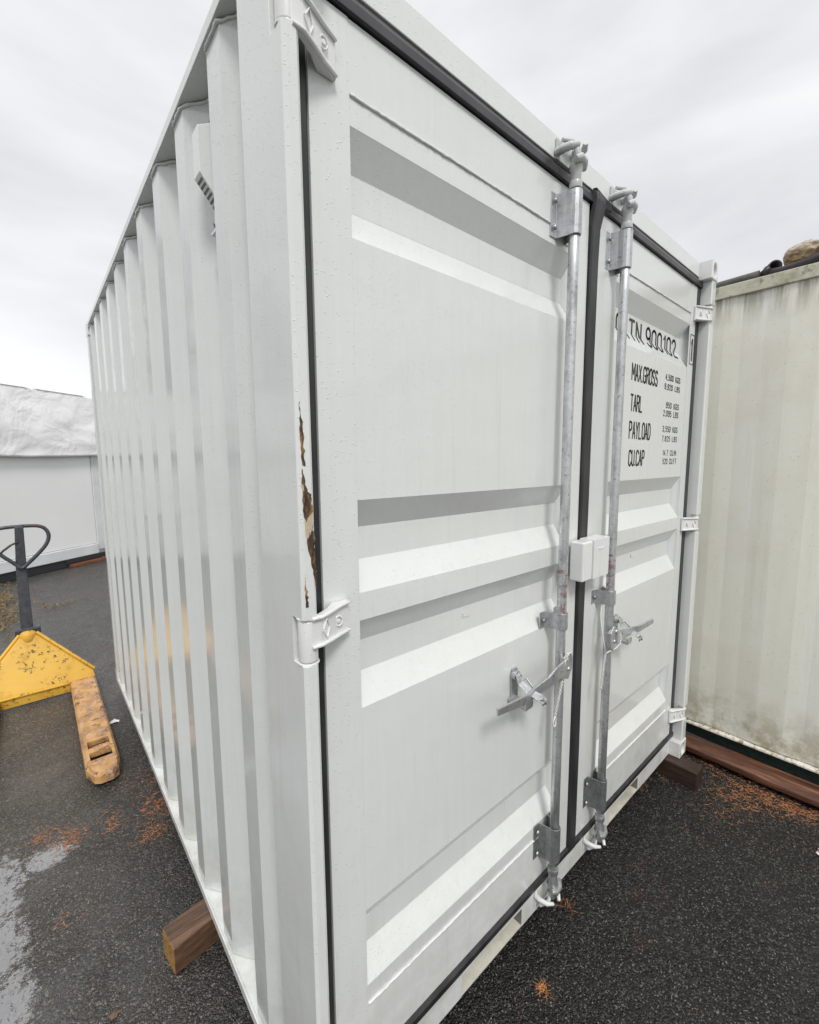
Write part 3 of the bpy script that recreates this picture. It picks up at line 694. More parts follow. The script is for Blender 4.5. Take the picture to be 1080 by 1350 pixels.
# ---- lock box, in two halves, one per door
m = MB(); m.box(1.032, 1.097, -.062, -.0115, 1.212, 1.350); m.build('lock_box', M['hinge_paint'], dl, .006, 3)
m = MB(); m.box(1.099, 1.212, -.066, -.0115, 1.214, 1.353); m.box(1.130, 1.170, -.0675, -.0655, 1.315, 1.322); m.build('lock_box', M['hinge_paint'], dr, .006, 3)

# ---- sticker and lettering
m = MB(); D = RY+DP-.001
m.box(.538, .570, D-.0008, D, 1.182, 1.196); m.build('sticker', M['sticker'], dl)
m = MB(); m.box(1.66, 1.69, D-.0008, D, 1.19, 1.206); m.build('sticker', M['sticker'], dr)
def yprof(z):
    for zc in COR:
        t0, t1, t2, t3 = zc, zc-S1, zc-S1-FL, zc-S1-FL-S2
        if t3 < z < t0:
            if z > t1: return RY+DP*(t0-z)/S1
            if z > t2: return RY+DP
            return RY+DP*(z-t3)/S2
    return RY
def arc(cx, cz, rx, rz, a0, a1, n=9): return [(cx+rx*math.cos(R_(a0+(a1-a0)*i/n)), cz+rz*math.sin(R_(a0+(a1-a0)*i/n))) for i in range(n+1)]
O_ = [(0, .25)]+arc(.25, .75, .25, .25, 180, 0)+arc(.25, .25, .25, .25, 0, -180)
GL = {'C': [arc(.25, .75, .25, .25, 10, 180)+arc(.25, .25, .25, .25, 180, 350)], 'O': [O_], '0': [O_], 'X': [[(0, 1), (.5, 0)], [(.5, 1), (0, 0)]],
 'T': [[(0, 1), (.5, 1)], [(.25, 1), (.25, 0)]], 'N': [[(0, 0), (0, 1), (.5, 0), (.5, 1)]], '1': [[(.08, .8), (.27, 1), (.27, 0)]],
 '9': [arc(.25, .72, .25, .28, 0, 360, 16), [(.5, .72)]+arc(.25, .25, .25, .25, 0, -160)], '2': [arc(.25, .74, .25, .26, 170, -20)+[(.02, 0), (.5, 0)]],
 'M': [[(0, 0), (0, 1), (.3, .35), (.6, 1), (.6, 0)]], 'A': [[(0, 0), (.25, 1), (.5, 0)], [(.09, .33), (.41, .33)]],
 'G': [arc(.25, .75, .25, .25, 15, 180)+arc(.25, .25, .25, .25, 180, 360)+[(.5, .46), (.28, .46)]], 'R': [[(0, 0), (0, 1), (.28, 1)]+arc(.28, .77, .2, .23, 90, -90, 6)+[(0, .54)], [(.26, .54), (.5, 0)]],
 'P': [[(0, 0), (0, 1), (.28, 1)]+arc(.28, .75, .2, .25, 90, -90, 6)+[(0, .5)]], 'S': [arc(.25, .76, .23, .24, 20, 250, 8)+arc(.25, .26, .24, .26, 70, -160, 8)],
 'L': [[(0, 1), (0, 0), (.45, 0)]], 'Y': [[(0, 1), (.25, .48), (.5, 1)], [(.25, .48), (.25, 0)]], 'D': [[(0, 0), (0, 1), (.22, 1)]+arc(.22, .5, .26, .5, 90, -90, 10)+[(0, 0)]],
 'U': [[(0, 1), (0, .25)]+arc(.25, .25, .25, .25, 180, 360)+[(.5, 1)]], 'K': [[(0, 0), (0, 1)], [(.5, 1), (0, .42)], [(.16, .6), (.5, 0)]], 'F': [[(0, 0), (0, 1), (.45, 1)], [(0, .54), (.38, .54)]],
 'B': [[(0, 0), (0, 1), (.27, 1)]+arc(.27, .77, .19, .23, 90, -90, 6)+[(0, .54)], [(.27, .54)]+arc(.27, .27, .22, .27, 90, -90, 6)+[(0, 0)]],
 '4': [[(.38, 0), (.38, 1), (0, .3), (.5, .3)]], '5': [[(.46, 1), (.05, 1), (.03, .58)]+arc(.25, .32, .25, .32, 125, -150, 10)], '7': [[(0, 1), (.5, 1), (.2, 0)]],
 '8': [arc(.25, .76, .21, .24, 0, 360, 14), arc(.25, .26, .25, .26, 0, 360, 14)], '3': [arc(.25, .76, .22, .24, 160, -90, 9)+arc(.25, .27, .25, .27, 90, -160, 9)], '.': [[(.05, 0), (.05, .05)]], ',': [[(.08, .06), (.02, -.12)]]}
def lettering(parent, specs, on_panel=True, wt=.13, gap=.30):
    """condensed stencil-style lettering cut as ribbons and laid on the sheet"""
    bmA = bmesh.new()
    for (txt, x0, x1, z0, z1) in specs:
        adv = []; x = 0
        for ch in txt:
            w_ = {' ': .42, '.': .10, ',': .10, 'M': .6, '1': .3}.get(ch, .5); adv.append(x); x += w_ + gap
        tot = x - gap; sx = (x1-x0)/tot; sz = z1-z0; hw = wt*sz*.5
        hx = hw*min(1.0, 1.35*sx/sz*1.5)
        for ch, ax in zip(txt, adv):
            for st in GL.get(ch, []):
                P = [Vector((x0+hx+(ax+px)*sx*(1-2*hx/(x1-x0)), z0+hw+pz*(sz-2*hw))) for px, pz in st]
                for i in range(len(P)-1):
                    a, b = P[i], P[i+1]; dd = (b-a).normalized(); nn = Vector((-dd.y*hx, dd.x*hw)); ee = Vector((dd.x*hx, dd.y*hw))*.55
                    q = [a-ee+nn, b+ee+nn, b+ee-nn, a-ee-nn]
                    bmA.faces.new([bmA.verts.new((p.x, 0, p.y)) for p in q])
    for zc in COR[:1]:
        for zz in (zc-S1-FL, zc-S1-FL-S2): bmesh.ops.bisect_plane(bmA, geom=bmA.verts[:]+bmA.edges[:]+bmA.faces[:], plane_co=(0, 0, zz), plane_no=(0, 0, 1))
    for v in bmA.verts: v.co.y = (yprof(v.co.z) if on_panel else 0) - .0012
    me = bpy.data.meshes.new('lettering'); bmA.to_mesh(me); bmA.free(); me.materials.append(M['ink'])
    o = bpy.data.objects.new('lettering', me); C.objects.link(o); o.parent = parent
    sm = o.modifiers.new('solid', 'SOLIDIFY'); sm.thickness = .0004; sm.offset = 0
    return o
lettering(dr, [('C', 1.412, 1.460, 2.114, 2.205)], wt=.115)
lettering(dr, [('X', 1.470, 1.512, 2.114, 2.205)], wt=.115)
lettering(dr, [('TN', 1.530, 1.655, 2.114, 2.205)], wt=.115, gap=.24)
lettering(dr, [('900102', 1.700, 2.058, 2.114, 2.205)], wt=.115, gap=.24)
lettering(dr, [('1', 2.140, 2.166, 2.112, 2.222)], False, wt=.12)
lettering(dr, [('MAX.GROSS', 1.490, 1.760, 1.947, 2.018)], wt=.115, gap=.19)
lettering(dr, [('4,500 KGS', 1.848, 2.035, 1.990, 2.018)])
lettering(dr, [('9,920 LBS', 1.842, 2.035, 1.948, 1.975)])
lettering(dr, [('TARL', 1.490, 1.612, 1.825, 1.896)], wt=.115, gap=.19)
lettering(dr, [('950 KGS', 1.872, 2.036, 1.866, 1.894)])
lettering(dr, [('2,095 LBS', 1.844, 2.036, 1.828, 1.856)])
lettering(dr, [('PAYLOAD', 1.490, 1.712, 1.714, 1.788)], wt=.115, gap=.19)
lettering(dr, [('3,550 KGS', 1.845, 2.036, 1.757, 1.785)])
lettering(dr, [('7,825 LBS', 1.845, 2.036, 1.714, 1.740)])
lettering(dr, [('CU.CAP', 1.498, 1.660, 1.602, 1.672)], wt=.115, gap=.19)
lettering(dr, [('14.7 CU.M.', 1.862, 2.045, 1.648, 1.675)])
lettering(dr, [('520 CU.FT', 1.868, 2.045, 1.608, 1.635)])
m = MB(); fx0, fx1, fz0, fz1, w_ = 2.128, 2.184, 2.098, 2.240, .003
for q in ((fx0, fx1, -.0018, -.0012, fz0, fz0+w_), (fx0, fx1, -.0018, -.0012, fz1-w_, fz1), (fx0, fx0+w_, -.0018, -.0012, fz0+w_, fz1-w_), (fx1-w_, fx1, -.0018, -.0012, fz0+w_, fz1-w_)): m.box(*q)
m.build('lettering', M['ink'], dr)

# ---- ventilator on the side wall, in the second trough
m = MB(); vy0, vy1 = .402, .446
m.prism([(.057, 2.452), (.052, 2.455), (-.002, 2.425), (-.002, 2.322), (.057, 2.245)], 'y', vy0, vy1)
vent = m.build('ventilator', M['paint'], box_, .002)
m = MB()
for k in range(7):
    t0_ = .10+k*.115; p0 = Vector((-.002, 2.322)).lerp(Vector((.057, 2.245)), t0_); p1 = Vector((-.002, 2.322)).lerp(Vector((.057, 2.245)), t0_+.05)
    nx, nz_ = -.79*.0012, -.61*.0012
    m.prism([(p0.x+nx, p0.y+nz_), (p1.x+nx, p1.y+nz_), (p1.x-nx, p1.y-nz_), (p0.x-nx, p0.y-nz_)], 'y', vy0+.006, vy1-.006)
m.build('louvre', M['recess_shade'], vent)
m = MB(); m.box(.040, .0455, vy0+.005, vy1-.005, 2.200, 2.262); m.box(.030, .0395, vy0+.005, vy1-.005, 2.200, 2.207); m.build('mounting_tab', M['paint'], vent, .001)
m = MB(); m.box(.040, .0455, vy0+.005, vy1-.005, 2.448, 2.485); m.build('mounting_tab', M['paint'], vent, .001)
m = MB(); m.tube([(.040, vy0+.022, 2.225), (.036, vy0+.03, 2.225)], .006, 10); m.tube([(.040, vy0+.03, 2.470), (.036, vy0+.03, 2.470)], .006, 10); m.build('screw', M['zinc_dark'], vent)

# ------------------------------------------------------------------ cords on the handles
def twisted(name, path, r, lab, tail):
    m = MB()
    for ph in (0, math.pi):
        pts = []
        for i, p in enumerate(path):
            a = i*1.1+ph; pts.append((p[0]+r*.75*math.cos(a), p[1]+r*.75*math.sin(a), p[2]))
        m.tube(pts, r*.85, 7)
    for t_ in tail: m.tube(t_, r*.9, 7)
    return tag(m.build(name, M['cord']), lab, 'cord')
def lerp(a, b, n): return [tuple(Vector(a).lerp(Vector(b), i/n)) for i in range(n+1)]
pa = lerp((.893, -.078, .915), (.876, -.066, .795), 34)
twisted('cord', pa, .0032, 'short white twisted cord hanging from the left door handle', [
    [(.905, -.080, .985), (.918, -.084, 1.003), (.935, -.082, 1.000), (.952, -.072, .985), (.962, -.058, .955)],
    [(.905, -.080, .985), (.896, -.079, .95), (.893, -.078, .915)],
    [(.876, -.066, .795), (.866, -.066, .780), (.864, -.066, .765), (.872, -.066, .757), (.881, -.066, .765), (.879, -.066, .785), (.876, -.066, .795)]])
pb = lerp((1.228, -.062, .900), (1.207, -.060, .765), 36)
twisted('cord', pb, .0032, 'white twisted cord looped round the right locking bar below its bracket', [
    [(1.300, -.078, .975), (1.310, -.082, .950), (1.306, -.082, .925), (1.285, -.076, .910), (1.255, -.068, .905), (1.228, -.062, .900)],
    [(1.228, -.062, .900), (1.232, -.048, .96), (1.245, -.030, 1.03), (1.262, -.024, 1.07)]])

# ------------------------------------------------------------------ timber under the containers
def timber(name, A, B, w, z0, z1, mat, lab, endmat=None, seed=0):
    A, B = Vector(A), Vector(B); dr_ = (B-A).normalized(); nn = Vector((-dr_.y, dr_.x)); L_ = (B-A).length
    m = MB(); rnd = random.Random(seed); ns = max(4, int(L_/.12)); vs = []
    for i in range(ns+1):
        p = A + dr_*L_*i/ns
        for (a, z) in ((-w/2, z0), (w/2, z0), (w/2, z1), (-w/2, z1)):
            q = p + nn*a; j = 0 if i in (0,) else .0015
            vs.append((q.x+rnd.uniform(-j, j), q.y+rnd.uniform(-j, j), z+(rnd.uniform(-j, 0) if z == z1 else 0)))
    fs = [(i*4+k, i*4+(k+1) % 4, (i+1)*4+(k+1) % 4, (i+1)*4+k) for i in range(ns) for k in range(4)] + [(0, 1, 2, 3), (ns*4, ns*4+1, ns*4+2, ns*4+3)]
    m.add(vs, fs); o = m.build(name, mat, None, .004, 2)
    if endmat:
        o.data.materials.append(endmat)
        o.data.polygons[len(fs)-2].material_index = 1; o.data.polygons[len(fs)-1].material_index = 1
    return tag(o, lab, 'timber')
timber('timber_block', (-.136, .778), (2.40, 1.12), .103, GZ, .0025, M['wood_l'], 'brown wet timber poking out from under the left side of the container', M['wood_end'], 1)
timber('timber_block', (2.190, -.156), (2.190, .62), .100, GZ, -.001, M['wood_r'], 'dark timber block under the right front corner of the pale grey container', M['wood_r'], 2)
timber('timber_block', (.14, 2.80), (2.32, 2.80), .10, GZ, .002, M['wood_r'], 'timber bearer across the back end of the pale grey container', M['wood_r'], 3)

# ------------------------------------------------------------------ weathered container on the right
wc = thing('shipping_container', (3.8, -1.0, 0), 'old cream painted container with grimy streaks and algae, sacks and pipes on its roof', 'shipping container')
X0, X1, Y0, Y1 = 2.58, 5.0, -4.2, 1.9
m = MB(); pts = []; y = Y0
seq = []
while y < Y1-.3:
    seq += [(X0+.010, y), (X0+.010, y+.10), (X0+.002, y+.18), (X0+.002, y+.30)]; y += .40
seq.append((X0+.010, Y1)); n = len(seq)
m.add([(x, yy, z) for z in (.045, 2.50) for x, yy in seq], [(i, i+1, n+i+1, n+i) for i in range(n-1)])
m.add([(X1-(x-X0), yy, z) for z in (.045, 2.50) for x, yy in seq], [(i, i+1, n+i+1, n+i) for i in range(n-1)])
m.build('side_panel', M['weathered'], wc, .014, 3)
m = MB(); m.box(X0+.05, X1-.05, Y0, Y0+.04, .05, 2.5); m.box(X0+.05, X1-.05, Y1-.04, Y1, .05, 2.5)
for k in range(9): m.box(X0+.15+k*.25, X0+.27+k*.25, Y0-.03, Y0-.0005, .06, 2.45)
m.build('end_panel', M['weathered'], wc, .004)
m = MB(); m.box(X0+.03, X1-.03, Y0+.02, Y1-.02, 2.545, 2.56); m.build('roof_panel', M['w_rail'], wc)
for a, b in ((X0-.012, X0+.06), (X1-.06, X1+.012)):
    m = MB(); m.box(a, b, Y0-.01, Y1+.01, 2.500, 2.566); m.build('top_rail', M['w_rail'], wc, .004)
m = MB(); n = 120; vs = []
for i in range(n+1):
    y = Y0+(Y1-Y0)*i/n; w_ = .005+.006*abs(noise.noise(Vector((0, y*3.1, 1))))
    vs += [(X0-.004, y, .036), (X0-.004-w_, y, .030), (X0-.004-w_, y, .022), (X0+.020, y, .020), (X0+.020, y, .044+.012*noise.noise(Vector((3, y*4, 1))))]
m.add(vs, [(i*5+k, i*5+(k+1) % 5, (i+1)*5+(k+1) % 5, (i+1)*5+k) for i in range(n) for k in range(5)]); m.build('bottom_lip', M['w_lip'], wc)
m = MB(); m.box(X0+.012, X1-.012, Y0+.01, Y1-.01, GZ+.002, .019); m.build('bottom_rail', M['moss'], wc, .004)
# on its roof
def pipe(name, a, b, r, lab, mat, cat='pipe', wall=.006):
    a, b = Vector(a), Vector(b); dd = (b-a).normalized(); m = MB(); m.tube([a, b], r, 24, cap=False); m.tube([a, b], r-wall, 24, cap=False)
    n = 24; k0 = 0
    for e_ in (0, 1):
        for q in range(n):
            o1 = e_*n; m.f.append((o1+q, o1+(q+1) % n, 2*n+o1+(q+1) % n, 2*n+o1+q))
    return tag(m.build(name, mat), lab, cat)
pipe('pipe', (2.62, -.2150, 2.617), (4.3, .75, 2.617), .030, 'open ended black pipe lying on the cream container roof beside the sack', M['pipe'])
pipe('pipe', (2.60, -.402, 2.652), (3.7, -.62, 2.652), .022, 'black pipe end at the right edge of the photo, against the sack', M['pipe'])
m = MB()
pth = [(2.60, .06, 2.580), (2.60, -.06, 2.583), (2.595, -.155, 2.590), (2.60, -.172, 2.612)]
m.tube([(2.62, .30, 2.585), (2.61, .0, 2.588), (2.60, -.155, 2.588)], [.020, .020, .021], 14)
tag(m.build('grey_pipe', M['greyboard']), 'thin dark grey pipe lying along the cream container roof edge, nearest the grey container', 'pipe')
m = MB(); m.tube([(2.615, -.165, 2.590), (2.605, -.25, 2.582), (2.60, -.34, 2.590), (2.60, -.42, 2.603), (2.60, -.55, 2.620)], [.020, .018, .020, .026, .028], 12)
m.tube([(2.60, -.172, 2.582), (2.60, -.185, 2.605), (2.64, -.19, 2.608)], [.016, .016, .012], 10)
tag(m.build('hose', M['pipe']), 'slack dark hose along the cream container roof edge under the sack', 'hose')
bm = bmesh.new(); bmesh.ops.create_icosphere(bm, subdivisions=5, radius=1)
for v in bm.verts:
    p = v.co.copy(); s_ = 1 + .16*noise.noise(p*1.5+Vector((3, 1, 2))) + .06*noise.noise(p*4) + .02*noise.noise(p*11)
    cr2 = abs(noise.noise(p*2.3+Vector((7, 7, 7)))); s_ -= .09*max(0, .12-cr2)/.12
    v.co = Vector((p.x*.11*s_+2.70, p.y*.088*s_-.322, p.z*.068*s_+2.650))
for f_ in bm.faces: f_.smooth = True
me = bpy.data.meshes.new('sack'); bm.to_mesh(me); bm.free(); me.materials.append(M['sack']); o = bpy.data.objects.new('sack', me); C.objects.link(o)
tag(o, 'stained tan sack slumped on the cream container roof, between two pipe ends', 'sack')
# along its foot
n_ = []
m = MB(); m.tube([(2.548, .30, -.030), (2.545, .0, -.032), (2.545, -.20, -.040), (2.548, -.36, -.055)], [.011, .011, .011, .010], 10)
tag(m.build('hose', M['pipe']), 'thin black hose lying along the foot of the cream container', 'hose')
m = MB(); rnd = random.Random(5); N_ = 40; vs = []
for i in range(N_+1):
    y = .16-1.9*i/N_; j = noise.noise(Vector((y*7, 0, 3)))*.006; sk = (i/N_)*.05
    zt = -.028
    vs += [(2.425+j-sk*.2, y, GZ+.03+.012*noise.noise(Vector((y*4, 1, 0)))), (2.560, y, GZ+.03), (2.560, y, zt-.004), (2.500, y, zt+.003*noise.noise(Vector((y*9, 5, 0)))), (2.440+j-sk*.2, y, zt-.004), (2.424+j*1.5-sk*.2, y, zt-.012)]
m.add(vs, [(i*6+k, i*6+(k+1) % 6, (i+1)*6+(k+1) % 6, (i+1)*6+k) for i in range(N_) for k in range(6)] + [tuple(range(6)), tuple(range(N_*6, N_*6+6))])
tag(m.build('plank', M['plank'], None, .002), 'long red brown split plank along the foot of the cream container', 'plank')
m = MB(); m.box(2.47, 2.56, -.03, .03, GZ, GZ+.028); tag(m.build('packing_wood', M['wood_r'], None, .003), 'small dark packing piece under the near visible end of the red brown plank', 'timber')


# ------------------------------------------------------------------ white container with tarpaulin, far left
A = Vector((-.865, 7.86)); B = Vector((.68, 8.965)); u = (B-A).normalized(); nb_ = Vector((-u.y, u.x))   # nb_ points away from camera
ws = thing('storage_unit', (-1.5, 9, GZ), 'long plain white cabin wall on a low rail behind the yellow pallet truck', 'cabin')
def Q(s, b, z): p = B + u*s + nb_*b; return (p.x, p.y, z)
def wbox(m, s0, s1, b0, b1, z0, z1):
    vs = [Q(s, b, z) for z in (z0, z1) for b in (b0, b1) for s in (s0, s1)]
    return m.add(vs, [(0, 2, 3, 1), (4, 5, 7, 6), (0, 1, 5, 4), (2, 6, 7, 3), (0, 4, 6, 2), (1, 3, 7, 5)])
m = MB(); wbox(m, -7, -.30, 0, 2.4, .22, 2.66); m.build('wall', M['white_panel'], ws, .01)
m = MB(); wbox(m, -.295, .02, -.01, 2.41, .10, 2.66); m.build('corner_post', M['white_rail'], ws, .01)
m = MB(); wbox(m, -7, -.30, -.03, 2.4, .04, .215); m.build('bottom_rail', M['white_rail'], ws, .01)
m = MB(); wbox(m, -6.9, -.25, -.01, 2.3, GZ+.005, .038); wbox(m, -.9, -.10, -.028, 0, GZ+.06, .038); m.build('underframe', M['under'], ws, .005)
m = MB(); wbox(m, -.85, .40, -.10, .02, GZ, GZ+.050); tag(m.build('plank', M['plank_far'], None, .005), 'reddish timber under the right end of the white cabin, far away', 'timber')
m = MB(); ns, nv = 150, 30; vs = []
for i in range(ns+1):
    s = -7.05 + 7.13*i/ns
    for k in range(nv+1):
        t_ = k/nv; sag = .05*math.sin(math.pi*min(1, max(0, (s+3)/3.1))) if s > -3 else 0
        zb = 1.80 - sag
        z = 2.80 - (2.80-zb)*t_
        wr = .030*noise.noise(Vector((s*2.2, t_*2.6, .3))) + .006*noise.noise(Vector((s*6+z*2, t_*6, 4))) + .030*abs(noise.noise(Vector((s*1.3+t_*2.2, t_*3.1-s*.8, 8))))
        vs.append(Q(s, -.10-.02*math.sin(t_*3.1)+wr*(.3+.7*t_)*min(1, (1.05-t_)*6) + .05*(1-t_), z))
m.add(vs, [(i*(nv+1)+k, (i+1)*(nv+1)+k, (i+1)*(nv+1)+k+1, i*(nv+1)+k+1) for i in range(ns) for k in range(nv)], True)
k0 = len(m.v)
for i in range(ns+1):
    s = -7.05 + 7.13*i/ns
    for j in range(3): m.v.append(Q(s, -.05+j*1.25, 2.80+(.03 if j == 1 else 0)))
for i in range(ns):
    m.f.append((i*(nv+1), (i+1)*(nv+1), k0+(i+1)*3, k0+i*3))
    for j in range(2): m.f.append((k0+i*3+j, k0+(i+1)*3+j, k0+(i+1)*3+j+1, k0+i*3+j+1))
tag(m.build('tarpaulin', M['tarp'], None, 0, solid=.006), 'creased white tarpaulin draped over the top of the far white cabin', 'tarpaulin')

# ------------------------------------------------------------------ pallet truck
pj = thing('pallet_truck', (-.465, 3.0, GZ), 'yellow hand pallet truck with scuffed forks and a black loop handle', 'pallet truck')
FT, FB = -.012, -.088
def fork(x0, x1):
    m = MB(); yt, ye = 1.955, 3.42; c = .022
    sl = []
    # top plate as strips around the two slots
    xa, xb = x0+.026, x1-.026
    ys = [2.055, 2.095, 2.175, 2.225, 2.305, ye]
    def plate(xs0, xs1, y0, y1): m.add([(xs0, y0, FT), (xs1, y0, FT), (xs1, y1, FT), (xs0, y1, FT)], [(0, 1, 2, 3)])
    tip = [(x0+.012, 2.055), (x0+.035, yt+.015), (x0+.060, yt), (x1-.045, yt), (x1-.022, yt+.02), (x1-.012, 2.055)]
    m.add([(x, y, FT-.004 if y < 2.0 else FT) for x, y in tip], [tuple(range(6))])
    bt = [(x0, 2.055), (x0+.030, yt+.008), (x0+.058, yt-.010), (x1-.043, yt-.010), (x1-.015, yt+.012), (x1, 2.055)]
    for i in range(5):
        a, b = tip[i], tip[i+1]; a2, b2 = bt[i], bt[i+1]
        m.add([(a[0], a[1], FT-.002), (b[0], b[1], FT-.002), (b2[0], b2[1], FT-.022), (a2[0], a2[1], FT-.022), (a2[0], a2[1], -.075), (b2[0], b2[1], -.075)], [(0, 1, 2, 3), (3, 2, 5, 4)])
    plate(x0+.012, x1-.012, 2.055, 2.095); plate(x0+.012, x1-.012, 2.175, 2.225); plate(x0+.012, x1-.012, 2.305, ye)
    for ya, yb in ((2.095, 2.175), (2.225, 2.305)):
        plate(x0+.012, xa, ya, yb); plate(xb, x1-.012, ya, yb)
        for q in (((xa, ya), (xb, ya)), ((xb, ya), (xb, yb)), ((xb, yb), (xa, yb)), ((xa, yb), (xa, ya))):
            m.add([(*q[0], FT), (*q[1], FT), (*q[1], FT-.03), (*q[0], FT-.03)], [(0, 1, 2, 3)])
    for s_, xx in ((1, x0), (-1, x1)):
        m.add([(xx+s_*.012, 2.055, FT), (xx+s_*.012, ye, FT), (xx, ye, FT-.014), (xx, 2.055, FT-.014), (xx, 2.055, FB), (xx, ye, FB)], [(0, 1, 2, 3), (3, 2, 5, 4)])
    m.add([(x0, ye, FB), (x1, ye, FB), (x1, ye, FT-.014), (x1-.012, ye, FT), (x0+.012, ye, FT), (x0, ye, FT-.014)], [tuple(range(6))])
    bm = bmesh.new()
    f_ = m.build('fork', M['fork'], pj)
    bm.from_mesh(f_.data); bmesh.ops.remove_doubles(bm, verts=bm.verts, dist=.0004); bmesh.ops.recalc_face_normals(bm, faces=bm.faces); bm.to_mesh(f_.data); bm.free()
    m = MB(); cx = (x0+x1)/2
    m.tube([(cx-.035, 2.235, GZ+.036), (cx+.035, 2.235, GZ+.036)], .0355, 20); m.build('load_roller', M['dark_steel'], f_)
    m = MB(); m.box(xa+.004, xb-.004, 2.20, 2.27, FT-.020, FT-.016); m.build('inner_link', M['fork'], f_)
fork(-.268, -.112); fork(-.818, -.662)
# sloping bridge plate between forks, up to the pump head
m = MB()
YB, YA, ZA = 3.30, 3.50, .352
fr = [(-.820, YB, -.020), (-.110, YB, -.020), (-.118, YB+.015, .015), (-.430, YA-.015, ZA-.012), (-.532, YA-.015, ZA-.012), (-.812, YB+.015, .015)]
bk = [(x, y+.05, z) for x, y, z in fr]
n = 6; m.add(fr+bk, [tuple(range(n)), tuple(range(n, 2*n))[::-1]] + [(i, n+i, n+(i+1) % n, (i+1) % n) for i in range(n)])
m.build('bridge_plate', M['yellow'], pj, .004)
m = MB()
m.box(-.662, -.268, YB-.012, YB+.0, -.088, -.026); m.box(-.662, -.268, YB-.022, YB-.002, -.024, -.012)
m.tube([(-.105, YB+.075, .012), (-.432, YA+.028, ZA+.004)], .012, 10); m.tube([(-.825, YB+.075, .012), (-.530, YA+.028, ZA+.004)], .012, 10)
m.tube([(-.150, YB+.10, .012), (-.112, YB+.10, .012)], .018, 12)
m.build('bridge_edge', M['yellow'], pj, .004)
m = MB(); m.tube([(-.481, YA+.015, .27), (-.481, YA+.020, ZA-.004), (-.481, YA+.026, ZA+.014), (-.481, YA+.030, ZA+.024)], [.052, .051, .044, .026], 24); m.build('pump_cap', M['yellow'], pj)
m = MB(); m.tube([(-.481, YA+.11, -.06), (-.481, YA+.11, .33)], .05, 20); m.box(-.555, -.405, YA+.06, YA+.16, .310, .385); m.build('pump', M['dark_steel'], pj, .01)
m = MB()
for x in (-.535, -.425): m.tube([(x-.022, YA+.11, GZ+.085), (x+.022, YA+.11, GZ+.085)], .085, 24)
m.build('steering_wheel', M['dark_steel'], pj, .006)
m = MB(); yb, ytp = YA+.11, YA+.20
vs = []
for (x, z, w_, y) in ((-.484, .345, .037, yb), (-.482, .82, .032, yb+.07), (-.470, 1.158, .026, ytp)):
    vs += [(x-w_, y-.016, z), (x+w_, y-.016, z), (x+w_, y+.016, z), (x-w_, y+.016, z)]
m.add(vs, [(i*4+k, i*4+(k+1) % 4, (i+1)*4+(k+1) % 4, (i+1)*4+k) for i in range(2) for k in range(4)] + [(0, 1, 2, 3), (8, 9, 10, 11)])
hs = m.build('handle', M['dark_steel'], pj, .005)
m = MB(); cx = -.472; zt_ = 1.158; yy = ytp
half = [(cx, zt_), (cx+.07, zt_-.001), (cx+.125, zt_-.008), (cx+.160, zt_-.035), (cx+.176, zt_-.085), (cx+.160, zt_-.145), (cx+.115, zt_-.205), (cx+.03, zt_-.292), (cx, zt_-.318)]
loop = half[:-1] + [(cx-.006, zt_-.325)] + [(2*cx-x, z) for x, z in half[::-1][1:-1]] + [(cx, zt_)]
# round the loop off
pts = [Vector((x, 0, z)) for x, z in loop]
for _ in range(2):
    q = []
    for a, b in zip(pts[:-1], pts[1:]): q += [a.lerp(b, .25), a.lerp(b, .75)]
    pts = q + [q[0]]
pts = [(p.x, yy-.05*(zt_-p.z)/.32, p.z) for p in pts]
m.tube(pts, .0135, 12, flat=(0, 1, 0)); m.build('loop_grip', M['dark_steel'], hs)
m = MB(); m.tube([(cx-.010, yy-.03, 1.045), (cx-.055, yy-.035, 1.022), (cx-.10, yy-.035, .985), (cx-.125, yy-.035, .955)], [.006, .008, .008, .006], 8); m.build('release_lever', M['dark_steel'], hs)

# ------------------------------------------------------------------ litter on the ground
def slivers(name, spots, mat, lab, cat, lmin, lmax, wd, seed, zmax=.004):
    rnd = random.Random(seed); m = MB()
    for (cx, cy, rx, ry, n, gauss) in spots:
        for _ in range(n):
            if gauss: x, y = rnd.gauss(cx, rx), rnd.gauss(cy, ry)
            else: x, y = cx+rnd.uniform(-rx, rx), cy+rnd.uniform(-ry, ry)
            a = rnd.uniform(0, math.tau); L_ = rnd.uniform(lmin, lmax); b = a + rnd.uniform(-.5, .5); w_ = wd*rnd.uniform(.5, 1.3)
            p0 = Vector((x, y, GZ+rnd.uniform(.001, zmax))); p1 = p0+Vector((math.cos(a), math.sin(a), 0))*L_*.5 + Vector((0, 0, rnd.uniform(0, zmax))); p2 = p1+Vector((math.cos(b), math.sin(b), 0))*L_*.5
            p2.z = GZ+rnd.uniform(.001, zmax)
            nn = Vector((-math.sin(a), math.cos(a), 0))*w_*.5
            m.add([p0-nn, p0+nn, p1+nn, p2, p1-nn, p1+Vector((0, 0, w_*.5))], [(0, 4, 5), (0, 5, 1), (1, 5, 2), (4, 3, 5), (5, 3, 2)])
    o = m.build(name, mat); kind(o, 'stuff'); tag(o, lab, cat); return o
